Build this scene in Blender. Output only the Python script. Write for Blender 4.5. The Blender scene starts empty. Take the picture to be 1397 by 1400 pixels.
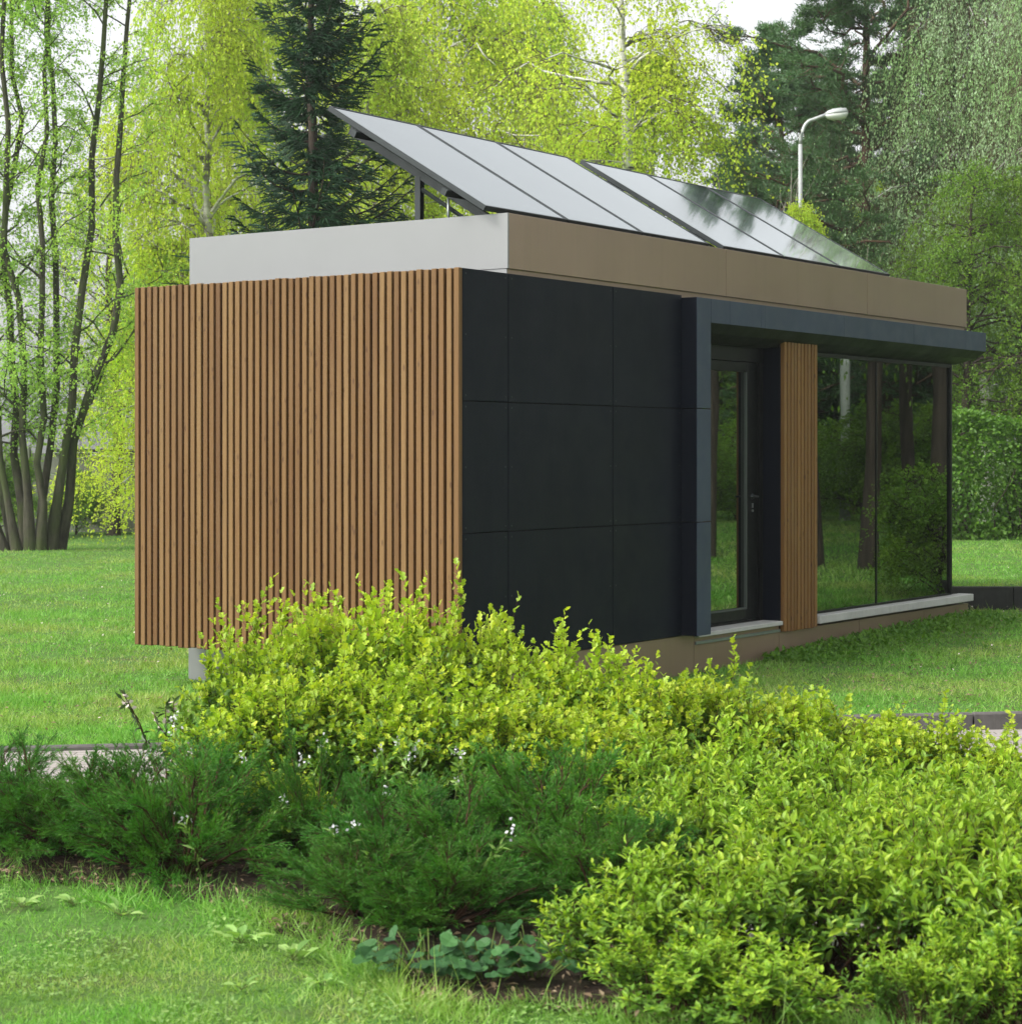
import bpy, math, random
import numpy as np
from mathutils import Vector, Matrix

R = math.radians
scene = bpy.context.scene
COL = scene.collection
FPX, CX, HY, EYE = 2828.0, 698.5, 620.0, 1.8     # focal length and horizon of the photograph, eye height


def px2x(px, d):
    return (px - CX) / FPX * d


# ------------------------------------------------------------------ object helpers
def tag(o, label=None, cat=None, group=None, kind=None):
    if label: o['label'] = label
    if cat: o['category'] = cat
    if group: o['group'] = group
    if kind: o['kind'] = kind
    return o


def empty(name, loc, rz=0.0, label=None, cat=None, group=None):
    o = bpy.data.objects.new(name, None)
    COL.objects.link(o)
    o.location = loc
    o.rotation_euler = (0, 0, rz)
    o.empty_display_size = 0.3
    return tag(o, label, cat, group)


def link(name, mesh, parent=None):
    o = bpy.data.objects.new(name, mesh)
    COL.objects.link(o)
    if parent is not None: o.parent = parent
    return o


def copy_tree(o, parent=None):
    c = o.copy()
    COL.objects.link(c)
    if parent is not None: c.parent = parent
    for ch in list(o.children):
        copy_tree(ch, c)
    return c


def np_mesh(name, V, F, mats, smooth=False, mi=None):
    """V (n,3); F list of (m,k) index arrays (k differs between arrays)"""
    me = bpy.data.meshes.new(name)
    V = np.asarray(V, np.float32)
    if not isinstance(F, (list, tuple)): F = [F]
    F = [np.asarray(f, np.int32) for f in F if len(f)]
    loops = np.concatenate([f.ravel() for f in F])
    tot = np.concatenate([np.full(len(f), f.shape[1], np.int32) for f in F])
    start = np.concatenate([[0], np.cumsum(tot)[:-1]]).astype(np.int32)
    me.vertices.add(len(V)); me.vertices.foreach_set('co', V.ravel())
    me.loops.add(len(loops)); me.loops.foreach_set('vertex_index', loops)
    me.polygons.add(len(tot)); me.polygons.foreach_set('loop_start', start)
    me.polygons.foreach_set('use_smooth', np.full(len(tot), bool(smooth)))
    for m in (mats if isinstance(mats, (list, tuple)) else [mats]): me.materials.append(m)
    if mi is not None: me.polygons.foreach_set('material_index', np.asarray(mi, np.int32))
    me.update(calc_edges=True)
    me.validate()
    return me


class MB:
    """collects boxes, prisms and tubes into one mesh"""
    def __init__(self): self.v, self.f, self.m = [], [], []

    def add(self, V, F, m=0):
        b = len(self.v)
        self.v += [tuple(map(float, p)) for p in V]
        for f in F:
            self.f.append([i + b for i in f]); self.m.append(m)

    def box(self, x0, x1, y0, y1, z0, z1, m=0):
        V = [(x0, y0, z0), (x1, y0, z0), (x1, y1, z0), (x0, y1, z0), (x0, y0, z1), (x1, y0, z1), (x1, y1, z1), (x0, y1, z1)]
        self.add(V, [(0, 3, 2, 1), (4, 5, 6, 7), (0, 1, 5, 4), (1, 2, 6, 5), (2, 3, 7, 6), (3, 0, 4, 7)], m)

    def bbox(self, x0, x1, y0, y1, z0, z1, c=0.004, m=0):
        """box with chamfered vertical/front edges (all 12 edges)"""
        P = []
        for sx in (0, 1):
            for sy in (0, 1):
                for sz in (0, 1):
                    X = (x0, x1)[sx]; Y = (y0, y1)[sy]; Z = (z0, z1)[sz]
                    dx = c if sx == 0 else -c; dy = c if sy == 0 else -c; dz = c if sz == 0 else -c
                    P += [(X, Y + dy, Z + dz), (X + dx, Y, Z + dz), (X + dx, Y + dy, Z)]
        def i(sx, sy, sz, k): return ((sx * 2 + sy) * 2 + sz) * 3 + k
        F = []
        for s in (0, 1):
            q = [i(s, 0, 0, 0), i(s, 0, 1, 0), i(s, 1, 1, 0), i(s, 1, 0, 0)]; F.append(q if s == 0 else q[::-1])
            q = [i(0, s, 0, 1), i(1, s, 0, 1), i(1, s, 1, 1), i(0, s, 1, 1)]; F.append(q if s == 0 else q[::-1])
            q = [i(0, 0, s, 2), i(0, 1, s, 2), i(1, 1, s, 2), i(1, 0, s, 2)]; F.append(q if s == 0 else q[::-1])
        for a in (0, 1):
            for b in (0, 1):
                q = [i(a, b, 0, 0), i(a, b, 1, 0), i(a, b, 1, 1), i(a, b, 0, 1)]; F.append(q if a == b else q[::-1])
                q = [i(a, 0, b, 0), i(a, 1, b, 0), i(a, 1, b, 2), i(a, 0, b, 2)]; F.append(q[::-1] if a == b else q)
                q = [i(0, a, b, 1), i(1, a, b, 1), i(1, a, b, 2), i(0, a, b, 2)]; F.append(q if a == b else q[::-1])
                for d in (0, 1):
                    q = [i(a, b, d, 0), i(a, b, d, 1), i(a, b, d, 2)]
                    F.append(q if (a + b + d) % 2 == 0 else q[::-1])
        self.add(P, F, m)

    def prism(self, poly, axis, a, b, m=0):
        """polygon of 2-d points extruded along an axis from a to b"""
        n = len(poly)
        def pt(p, t):
            if axis == 'x': return (t, p[0], p[1])
            if axis == 'y': return (p[0], t, p[1])
            return (p[0], p[1], t)
        V = [pt(p, a) for p in poly] + [pt(p, b) for p in poly]
        F = [list(range(n))[::-1], list(range(n, 2 * n))] + [(k, (k + 1) % n, n + (k + 1) % n, n + k) for k in range(n)]
        self.add(V, F, m)

    def tube(self, pts, rad, sides=10, m=0, caps=True):
        pts = [Vector(p) for p in pts]
        rs = rad if isinstance(rad, (list, tuple)) else [rad] * len(pts)
        V, F = [], []
        up = Vector((0.13, 0.27, 1)).normalized()
        for k, p in enumerate(pts):
            t = (pts[min(k + 1, len(pts) - 1)] - pts[max(k - 1, 0)]).normalized()
            ref = up if abs(t.dot(up)) < 0.95 else Vector((1, 0, 0))
            n1 = t.cross(ref).normalized(); n2 = t.cross(n1)
            for j in range(sides):
                a = 2 * math.pi * j / sides
                V.append(p + (n1 * math.cos(a) + n2 * math.sin(a)) * rs[k])
        for k in range(len(pts) - 1):
            for j in range(sides):
                j2 = (j + 1) % sides
                F.append((k * sides + j, k * sides + j2, (k + 1) * sides + j2, (k + 1) * sides + j))
        if caps:
            F.append(list(range(sides))[::-1]); F.append([(len(pts) - 1) * sides + j for j in range(sides)])
        self.add(V, F, m)

    def mesh(self, name, mats, smooth=False):
        me = bpy.data.meshes.new(name)
        me.from_pydata(self.v, [], self.f)
        for m in (mats if isinstance(mats, (list, tuple)) else [mats]): me.materials.append(m)
        for p, k in zip(me.polygons, self.m):
            p.material_index = k; p.use_smooth = smooth
        import bmesh
        bm = bmesh.new(); bm.from_mesh(me)
        bmesh.ops.recalc_face_normals(bm, faces=bm.faces[:])
        bm.to_mesh(me); bm.free()
        me.update()
        return me

    def build(self, name, mats, parent=None, smooth=False):
        return link(name, self.mesh(name, mats, smooth), parent)


# ------------------------------------------------------------------ material helpers
class NT:
    def __init__(self, name):
        self.mat = bpy.data.materials.new(name); self.mat.use_nodes = True
        self.t = self.mat.node_tree; self.t.nodes.clear()
        self.out = self.t.nodes.new('ShaderNodeOutputMaterial')

    def n(self, typ, **kw):
        nd = self.t.nodes.new('ShaderNode' + typ)
        for k, v in kw.items():
            if k.startswith('i_'):
                key = k[2:].replace('_', ' ')
                nd.inputs[key].default_value = v
            else: setattr(nd, k, v)
        return nd

    def l(self, a, b): self.t.links.new(a, b)

    def ramp(self, fac, stops, interp='LINEAR'):
        r = self.n('ValToRGB'); cr = r.color_ramp; cr.interpolation = interp
        while len(cr.elements) < len(stops): cr.elements.new(0.5)
        for e, (p, c) in zip(cr.elements, stops):
            e.position = p; e.color = (*c, 1) if len(c) == 3 else c
        self.l(fac, r.inputs['Fac'])
        return r.outputs['Color']

    def noise(self, vec, scale, detail=4.0, rough=0.55, dist=0.0):
        nd = self.n('TexNoise'); nd.inputs['Scale'].default_value = scale
        nd.inputs['Detail'].default_value = detail; nd.inputs['Roughness'].default_value = rough
        nd.inputs['Distortion'].default_value = dist
        if vec is not None: self.l(vec, nd.inputs['Vector'])
        return nd.outputs['Fac']

    def mapping(self, vec, scale=(1, 1, 1), rot=(0, 0, 0), loc=None):
        m = self.n('Mapping'); m.inputs['Scale'].default_value = scale; m.inputs['Rotation'].default_value = rot
        self.l(vec, m.inputs['Vector'])
        if loc is not None: self.l(loc, m.inputs['Location'])
        return m.outputs['Vector']

    def mix(self, fac, a, b, blend='MIX'):
        m = self.n('Mix', data_type='RGBA', blend_type=blend)
        for sock, v in ((0, fac), (6, a), (7, b)):
            if hasattr(v, 'is_output'): self.l(v, m.inputs[sock])
            elif sock == 0: m.inputs[0].default_value = v
            else: m.inputs[sock].default_value = (*v, 1)
        return m.outputs[2]

    def math(self, op, a, b=None):
        m = self.n('Math', operation=op)
        for k, v in enumerate((a, b)):
            if v is None: continue
            if hasattr(v, 'is_output'): self.l(v, m.inputs[k])
            else: m.inputs[k].default_value = v
        return m.outputs[0]

    def bump(self, h, strength=0.3, dist=0.01):
        b = self.n('Bump'); b.inputs['Strength'].default_value = strength; b.inputs['Distance'].default_value = dist
        self.l(h, b.inputs['Height']); return b.outputs['Normal']

    def principled(self, color, rough=0.5, metal=0.0, spec=0.5, normal=None, coat=0.0):
        p = self.n('BsdfPrincipled')
        for key, v in (('Base Color', color), ('Roughness', rough), ('Metallic', metal)):
            if hasattr(v, 'is_output'): self.l(v, p.inputs[key])
            elif key == 'Base Color': p.inputs[key].default_value = (*v, 1)
            else: p.inputs[key].default_value = v
        p.inputs['Specular IOR Level'].default_value = spec
        p.inputs['Coat Weight'].default_value = coat
        if normal is not None: self.l(normal, p.inputs['Normal'])
        return p

    def done(self, shader):
        self.l(shader, self.out.inputs['Surface']); return self.mat


def leaf_mat(name, cols, trans=0.4, rough=0.5, clump=None, cscale=0.7, spec=0.3, tint=(1.15, 1.2, 0.6)):
    """leaves: own colour per leaf, hue drifting slowly through the plant, light passing through"""
    t = NT(name)
    geo = t.n('NewGeometry'); oi = t.n('ObjectInfo'); tc = t.n('TexCoord')
    n = len(cols)
    c = t.ramp(geo.outputs['Random Per Island'], [(k / max(1, n - 1), col) for k, col in enumerate(cols)])
    if clump:
        off = t.n('VectorMath', operation='MULTIPLY_ADD')
        t.l(oi.outputs['Random'], off.inputs[0]); off.inputs[1].default_value = (31, 17, 23)
        t.l(tc.outputs['Object'], off.inputs[2])
        nz = t.noise(off.outputs[0], cscale, 2.0)
        f = t.ramp(nz, [(0.42, (0, 0, 0)), (0.62, (1, 1, 1))])
        sep = t.math('MULTIPLY', f, 0.75)
        c = t.mix(sep, c, clump)
    hs = t.n('HueSaturation'); t.l(c, hs.inputs['Color'])
    v = t.math('MULTIPLY_ADD', oi.outputs['Random'], 0.25); v.node.inputs[2].default_value = 0.88
    t.l(v, hs.inputs['Value'])
    c = hs.outputs['Color']
    p = t.principled(c, rough, 0, spec)
    tr = t.n('BsdfTranslucent')
    tc2 = t.mix(1.0, c, tint, 'MULTIPLY'); t.l(tc2, tr.inputs['Color'])
    ms = t.n('MixShader'); ms.inputs[0].default_value = trans
    t.l(p.outputs[0], ms.inputs[1]); t.l(tr.outputs[0], ms.inputs[2])
    return t.done(ms.outputs[0])


def bark_mat(name, c0, c1, scale=6.0, zs=0.25, bump=0.6, moss=None):
    t = NT(name); tc = t.n('TexCoord')
    v = t.mapping(tc.outputs['Object'], (1, 1, zs))
    nz = t.noise(v, scale, 6, 0.65)
    c = t.ramp(nz, [(0.3, c0), (0.7, c1)])
    if moss:
        m = t.ramp(t.noise(tc.outputs['Object'], 1.3, 4), [(0.42, (0, 0, 0)), (0.62, (1, 1, 1))])
        c = t.mix(t.math('MULTIPLY', m, 0.8), c, moss)
    return t.done(t.principled(c, 0.9, 0, 0.2, t.bump(nz, bump, 0.03)).outputs[0])


M = {}
# wood slats: each slat its own tone, long grain, knots
def wood_mat(name, stops):
    t = NT(name); tc = t.n('TexCoord'); geo = t.n('NewGeometry')
    off = t.n('VectorMath', operation='MULTIPLY_ADD')
    t.l(geo.outputs['Random Per Island'], off.inputs[0]); off.inputs[1].default_value = (13.7, 9.1, 41.3)
    t.l(tc.outputs['Object'], off.inputs[2])
    v = t.mapping(off.outputs[0], (1, 1, 0.045))
    grain = t.noise(v, 55, 6, 0.6, 0.6)
    tone = t.ramp(geo.outputs['Random Per Island'], stops)
    c = t.mix(t.math('MULTIPLY', t.ramp(grain, [(0.4, (0, 0, 0)), (0.72, (1, 1, 1))]), 0.38), tone, (0.062, 0.030, 0.011))
    vo = t.n('TexVoronoi'); vo.inputs['Scale'].default_value = 1.0
    t.l(t.mapping(off.outputs[0], (16, 16, 6.5)), vo.inputs['Vector'])
    kn = t.ramp(vo.outputs['Distance'], [(0.09, (1, 1, 1)), (0.19, (0, 0, 0))])
    c = t.mix(t.math('MULTIPLY', kn, 0.6), c, (0.05, 0.02, 0.008))
    # weather stain in long streaks
    st = t.noise(t.mapping(off.outputs[0], (1, 1, 0.25)), 3.0, 3)
    c = t.mix(t.math('MULTIPLY', t.ramp(st, [(0.5, (0, 0, 0)), (0.8, (1, 1, 1))]), 0.5), c, (0.21, 0.13, 0.055))
    return t.done(t.principled(c, 0.62, 0, 0.3, t.bump(grain, 0.25, 0.003)).outputs[0])

M['wood'] = wood_mat('larch_slats', [(0.0, (0.108, 0.052, 0.016)), (0.25, (0.150, 0.078, 0.026)), (0.5, (0.172, 0.094, 0.033)), (0.7, (0.124, 0.060, 0.018)), (0.85, (0.195, 0.113, 0.042)), (1.0, (0.142, 0.072, 0.023))])
M['wood_oiled'] = wood_mat('oiled_slats', [(0.0, (0.15, 0.068, 0.018)), (0.5, (0.225, 0.112, 0.033)), (1.0, (0.185, 0.088, 0.025))])


def paint(name, col, rough=0.5, metal=0.0, spec=0.5, var=0.12, vscale=1.6, bump=0.03, bscale=200, coat=0.0, dirt=None):
    t = NT(name); tc = t.n('TexCoord')
    nz = t.noise(tc.outputs['Object'], vscale, 5, 0.6)
    lo = tuple(c * (1 - var) for c in col); hi = tuple(min(1, c * (1 + var)) for c in col)
    c = t.ramp(nz, [(0.3, lo), (0.7, hi)])
    if dirt:
        st = t.noise(t.mapping(tc.outputs['Object'], (9, 9, 0.5)), 2.2, 5)
        c = t.mix(t.math('MULTIPLY', t.ramp(st, [(0.5, (0, 0, 0)), (0.75, (1, 1, 1))]), 0.35), c, dirt)
    rr = t.ramp(t.noise(tc.outputs['Object'], vscale * 3, 4), [(0.3, (rough * 0.85,) * 3), (0.7, (min(1, rough * 1.15),) * 3)])
    fine = t.noise(tc.outputs['Object'], bscale, 2)
    p = t.principled(c, rr, metal, spec, t.bump(fine, bump, 0.002), coat)
    return t.done(p.outputs[0])

M['panel'] = paint('anthracite_board', (0.0038, 0.0058, 0.0118), 0.5, 0, 0.14, 0.2, 1.2, 0.08, 90, dirt=(0.008, 0.011, 0.018))
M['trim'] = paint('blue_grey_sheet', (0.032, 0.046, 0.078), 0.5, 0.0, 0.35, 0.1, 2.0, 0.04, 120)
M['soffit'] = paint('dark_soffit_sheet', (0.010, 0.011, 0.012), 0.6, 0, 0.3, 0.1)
M['bronze'] = paint('bronze_sheet', (0.275, 0.195, 0.138), 0.36, 0.4, 0.5, 0.06, 0.9, 0.02, 60, dirt=(0.225, 0.165, 0.118))
M['lightgrey'] = paint('light_grey_sheet', (0.225, 0.23, 0.232), 0.36, 0.45, 0.5, 0.05, 0.6, 0.02, 60)
M['joint'] = paint('dark_backing', (0.008, 0.008, 0.009), 0.8, 0, 0.2)  # near-black boards behind the slats and cladding joints
M['frame'] = paint('black_frame', (0.004, 0.005, 0.005), 0.4, 0, 0.22, 0.15, 3)
M['bead'] = paint('grey_bead', (0.06, 0.07, 0.065), 0.5)
M['sill'] = paint('concrete_sill', (0.44, 0.44, 0.42), 0.7, 0, 0.3, 0.1, 5, 0.2, 150, dirt=(0.27, 0.27, 0.24))
M['steel'] = paint('dark_steel', (0.02, 0.026, 0.027), 0.45, 0.3, 0.5, 0.15, 4)
M['alu'] = paint('grey_aluminium', (0.25, 0.28, 0.27), 0.4, 0.7, 0.5, 0.1, 4)
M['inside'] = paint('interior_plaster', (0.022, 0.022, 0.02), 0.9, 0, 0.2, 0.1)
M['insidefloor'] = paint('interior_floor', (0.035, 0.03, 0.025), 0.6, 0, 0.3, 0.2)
M['roofing'] = paint('roof_felt', (0.09, 0.09, 0.09), 0.9, 0, 0.2, 0.2, 6)
M['chrome'] = paint('brushed_handle', (0.5, 0.5, 0.5), 0.3, 0.9, 0.5)
M['lamp_grey'] = paint('galvanised_pole', (0.42, 0.44, 0.44), 0.5, 0.3, 0.5, 0.1, 3)
M['lamp_glass'] = paint('lamp_diffuser', (0.72, 0.74, 0.72), 0.3, 0, 0.5, 0.05)
M['concrete'] = paint('concrete', (0.30, 0.29, 0.27), 0.85, 0, 0.25, 0.2, 2.5, 0.4, 60, dirt=(0.16, 0.16, 0.13))
M['concrete_old'] = paint('mossy_concrete', (0.17, 0.18, 0.145), 0.9, 0, 0.2, 0.3, 1.5, 0.4, 40, dirt=(0.07, 0.085, 0.05))
M['kerb'] = paint('kerb_stone', (0.105, 0.098, 0.092), 0.85, 0, 0.25, 0.3, 6, 0.5, 80, dirt=(0.045, 0.045, 0.038))
M['kerb_pale'] = paint('pale_pole', (0.6, 0.62, 0.6), 0.8, 0, 0.25, 0.12, 3, 0.3, 60)
M['tarred'] = paint('tarred_timber', (0.022, 0.023, 0.02), 0.75, 0, 0.3, 0.4, 5, 0.4, 40, dirt=(0.05, 0.055, 0.04))


def glass_mat(name, tint, refl):
    t = NT(name)
    tr = t.n('BsdfTransparent'); tr.inputs[0].default_value = (*tint, 1)
    gl = t.n('BsdfGlossy'); gl.inputs['Roughness'].default_value = 0.012; gl.inputs['Color'].default_value = (0.86, 0.95, 0.88, 1)
    tc = t.n('TexCoord')
    t.l(t.bump(t.noise(tc.outputs['Object'], 1.4, 1), 0.012, 0.02), gl.inputs['Normal'])
    lw = t.n('Fresnel'); lw.inputs['IOR'].default_value = 1.5
    f = t.math('ADD', lw.outputs[0], refl)
    ms = t.n('MixShader'); t.l(f, ms.inputs[0]); t.l(tr.outputs[0], ms.inputs[1]); t.l(gl.outputs[0], ms.inputs[2])
    return t.done(ms.outputs[0])

M['glass'] = glass_mat('sun_control_glass', (0.14, 0.18, 0.16), 0.135)
M['doorglass'] = glass_mat('door_glass', (0.20, 0.22, 0.19), 0.22)


def solar_mat():
    t = NT('solar_cells'); tc = t.n('TexCoord')
    br = t.n('TexBrick'); br.offset = 0; br.inputs['Scale'].default_value = 1.0
    br.inputs['Mortar Size'].default_value = 0.0035; br.inputs['Brick Width'].default_value = 0.156; br.inputs['Row Height'].default_value = 0.156
    br.inputs['Color1'].default_value = (0.010, 0.014, 0.026, 1); br.inputs['Color2'].default_value = (0.013, 0.017, 0.031, 1)
    br.inputs['Mortar'].default_value = (0.09, 0.10, 0.11, 1)
    t.l(tc.outputs['Object'], br.inputs['Vector'])
    du = t.noise(tc.outputs['Object'], 2.2, 5)
    c = t.mix(t.math('MULTIPLY', t.ramp(du, [(0.35, (0, 0, 0)), (0.75, (1, 1, 1))]), 0.12), br.outputs['Color'], (0.25, 0.27, 0.26))
    rr = t.ramp(t.noise(tc.outputs['Object'], 1.1, 4), [(0.3, (0.05,) * 3), (0.7, (0.13,) * 3)])
    p = t.principled(c, rr, 0, 0.7, None, 1.0)
    p.inputs['IOR'].default_value = 1.7; p.inputs['Coat Roughness'].default_value = 0.03; p.inputs['Coat IOR'].default_value = 2.3; p.inputs['Coat Tint'].default_value = (0.90, 1.0, 0.97, 1)
    return t.done(p.outputs[0])
M['solar'] = solar_mat()


def ground_mat():
    t = NT('lawn_soil'); tc = t.n('TexCoord'); v = tc.outputs['Object']
    fine = t.noise(v, 38, 6, 0.7); mid = t.noise(v, 3.2, 5, 0.6); big = t.noise(v, 0.35, 4, 0.55)
    c = t.ramp(fine, [(0.25, (0.035, 0.075, 0.015)), (0.5, (0.085, 0.19, 0.034)), (0.75, (0.16, 0.29, 0.065))])
    c2 = t.ramp(fine, [(0.3, (0.05, 0.075, 0.02)), (0.7, (0.13, 0.16, 0.06))])
    c = t.mix(t.ramp(mid, [(0.45, (0, 0, 0)), (0.7, (1, 1, 1))]), c, c2)
    bare = t.ramp(t.math('ADD', t.math('MULTIPLY', mid, 0.5), t.math('MULTIPLY', big, 0.5)), [(0.60, (0, 0, 0)), (0.70, (1, 1, 1))])
    c = t.mix(t.math('MULTIPLY', bare, 0.55), c, (0.11, 0.095, 0.055))
    return t.done(t.principled(c, 0.95, 0, 0.15, t.bump(fine, 0.8, 0.03)).outputs[0])
M['ground'] = ground_mat()


def soil_mat():
    t = NT('garden_soil'); tc = t.n('TexCoord'); v = tc.outputs['Object']
    f = t.noise(v, 45, 8, 0.75); m = t.noise(v, 5, 5)
    c = t.ramp(f, [(0.25, (0.018, 0.012, 0.008)), (0.55, (0.06, 0.042, 0.03)), (0.8, (0.14, 0.10, 0.075))])
    c = t.mix(t.math('MULTIPLY', t.ramp(m, [(0.45, (0, 0, 0)), (0.7, (1, 1, 1))]), 0.5), c, (0.035, 0.045, 0.018))
    return t.done(t.principled(c, 0.95, 0, 0.15, t.bump(f, 1.0, 0.03)).outputs[0])
M['soil'] = soil_mat()


def path_mat():
    t = NT('paving'); tc = t.n('TexCoord'); v = tc.outputs['Object']
    br = t.n('TexBrick'); br.offset = 0.5; br.inputs['Scale'].default_value = 1.0
    br.inputs['Brick Width'].default_value = 0.2; br.inputs['Row Height'].default_value = 0.1; br.inputs['Mortar Size'].default_value = 0.005
    br.inputs['Color1'].default_value = (0.30, 0.27, 0.255, 1); br.inputs['Color2'].default_value = (0.36, 0.33, 0.31, 1); br.inputs['Mortar'].default_value = (0.11, 0.11, 0.085, 1)
    t.l(v, br.inputs['Vector'])
    nz = t.noise(v, 9, 6, 0.7)
    c = t.mix(t.math('MULTIPLY', t.ramp(nz, [(0.4, (0, 0, 0)), (0.75, (1, 1, 1))]), 0.55), br.outputs['Color'], (0.17, 0.165, 0.14))
    return t.done(t.principled(c, 0.9, 0, 0.2, t.bump(nz, 0.4, 0.01)).outputs[0])
M['path'] = path_mat()

M['bark'] = bark_mat('mossy_bark', (0.022, 0.021, 0.014), (0.085, 0.08, 0.055), 9, 0.25, 1.0, (0.055, 0.075, 0.022))
M['bark_dark'] = bark_mat('dark_bark', (0.02, 0.016, 0.012), (0.07, 0.055, 0.042), 8, 0.25)
M['bark_pine'] = bark_mat('pine_bark', (0.04, 0.028, 0.02), (0.15, 0.095, 0.06), 6, 0.3)
M['bark_grey'] = bark_mat('grey_bark', (0.10, 0.095, 0.08), (0.24, 0.23, 0.19), 8, 0.5)
M['birch_twig'] = bark_mat('birch_twig', (0.05, 0.035, 0.022), (0.12, 0.09, 0.055), 12, 0.4, 0.3)
M['twig'] = bark_mat('shrub_twig', (0.03, 0.014, 0.008), (0.10, 0.055, 0.032), 20, 0.4, 0.3)
M['stalk'] = bark_mat('green_stalk', (0.06, 0.10, 0.02), (0.14, 0.19, 0.05), 20, 0.4, 0.2)
M['pale_twig'] = bark_mat('pale_twig', (0.16, 0.155, 0.13), (0.34, 0.33, 0.28), 10, 0.4, 0.3)


def birch_bark():
    t = NT('birch_bark'); tc = t.n('TexCoord'); v = tc.outputs['Object']
    a = t.noise(t.mapping(v, (1.2, 1.2, 9)), 2.0, 5, 0.6)
    b = t.noise(t.mapping(v, (1, 1, 0.7)), 1.3, 4)
    c = t.ramp(a, [(0.34, (0.03, 0.028, 0.025)), (0.46, (0.50, 0.50, 0.45)), (1.0, (0.62, 0.62, 0.57))])
    c = t.mix(t.ramp(b, [(0.5, (0, 0, 0)), (0.62, (1, 1, 1))]), c, (0.12, 0.12, 0.10))
    return t.done(t.principled(c, 0.8, 0, 0.25, t.bump(a, 0.4, 0.02)).outputs[0])
M['birch'] = birch_bark()

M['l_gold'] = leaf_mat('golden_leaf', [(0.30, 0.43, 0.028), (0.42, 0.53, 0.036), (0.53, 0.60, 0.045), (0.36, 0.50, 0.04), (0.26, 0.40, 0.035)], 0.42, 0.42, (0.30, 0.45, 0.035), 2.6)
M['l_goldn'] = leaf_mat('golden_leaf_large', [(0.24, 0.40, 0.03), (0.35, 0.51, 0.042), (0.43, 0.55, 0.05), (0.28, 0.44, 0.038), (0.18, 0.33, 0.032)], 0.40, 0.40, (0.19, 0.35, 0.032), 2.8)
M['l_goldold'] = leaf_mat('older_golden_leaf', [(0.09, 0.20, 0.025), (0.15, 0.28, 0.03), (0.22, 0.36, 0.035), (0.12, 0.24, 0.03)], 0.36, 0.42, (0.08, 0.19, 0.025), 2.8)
M['l_birch'] = leaf_mat('birch_leaf', [(0.38, 0.56, 0.055), (0.51, 0.66, 0.075), (0.57, 0.67, 0.075), (0.42, 0.62, 0.065)], 0.55, 0.5, (0.56, 0.63, 0.055), 0.45, tint=(1.3, 1.35, 0.8))
M['l_birch_green'] = leaf_mat('young_leaf', [(0.25, 0.44, 0.08), (0.34, 0.54, 0.10), (0.29, 0.50, 0.09), (0.42, 0.58, 0.11)], 0.5, 0.5, (0.38, 0.54, 0.07), 0.4, tint=(1.25, 1.3, 0.8))
M['l_weep'] = leaf_mat('silvery_leaf', [(0.34, 0.50, 0.27), (0.44, 0.61, 0.37), (0.53, 0.68, 0.46), (0.37, 0.57, 0.28)], 0.5, 0.5, (0.34, 0.58, 0.20), 0.5, tint=(1.05, 1.15, 0.85))
M['l_green'] = leaf_mat('green_leaf', [(0.085, 0.19, 0.02), (0.14, 0.29, 0.03), (0.19, 0.35, 0.035), (0.12, 0.24, 0.022)], 0.45, 0.45, (0.21, 0.34, 0.03), 0.5)
M['l_hedge'] = leaf_mat('hedge_leaf', [(0.06, 0.16, 0.02), (0.10, 0.23, 0.025), (0.14, 0.29, 0.03)], 0.38, 0.45, (0.10, 0.21, 0.02), 0.8)
M['l_pine'] = leaf_mat('pine_needle', [(0.035, 0.09, 0.032), (0.055, 0.125, 0.045), (0.08, 0.165, 0.06)], 0.25, 0.5, (0.07, 0.15, 0.045), 0.5)
M['l_spruce'] = leaf_mat('spruce_needle', [(0.010, 0.036, 0.018), (0.017, 0.055, 0.025), (0.026, 0.075, 0.033)], 0.15, 0.5, (0.02, 0.065, 0.02), 0.9)
M['l_juniper'] = leaf_mat('juniper_needle', [(0.018, 0.095, 0.012), (0.040, 0.165, 0.016), (0.078, 0.25, 0.024), (0.026, 0.12, 0.013)], 0.30, 0.5, (0.085, 0.23, 0.020), 2.2)
M['l_round'] = leaf_mat('round_leaf', [(0.026, 0.09, 0.024), (0.042, 0.13, 0.036), (0.06, 0.165, 0.042)], 0.25, 0.6, None, spec=0.3)
M['l_dark'] = leaf_mat('dark_leaf', [(0.03, 0.06, 0.02), (0.06, 0.11, 0.03)], 0.25, 0.4)
M['l_weed'] = leaf_mat('weed_leaf', [(0.15, 0.29, 0.07), (0.24, 0.41, 0.10), (0.34, 0.50, 0.15)], 0.4, 0.45)
M['petal'] = leaf_mat('pale_petal', [(0.62, 0.60, 0.66), (0.75, 0.74, 0.78)], 0.3, 0.5, None, tint=(1, 1, 1))
M['petal_pink'] = leaf_mat('pinkish_petal', [(0.62, 0.50, 0.46), (0.74, 0.66, 0.60)], 0.3, 0.5, None, tint=(1, 1, 1))
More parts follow.
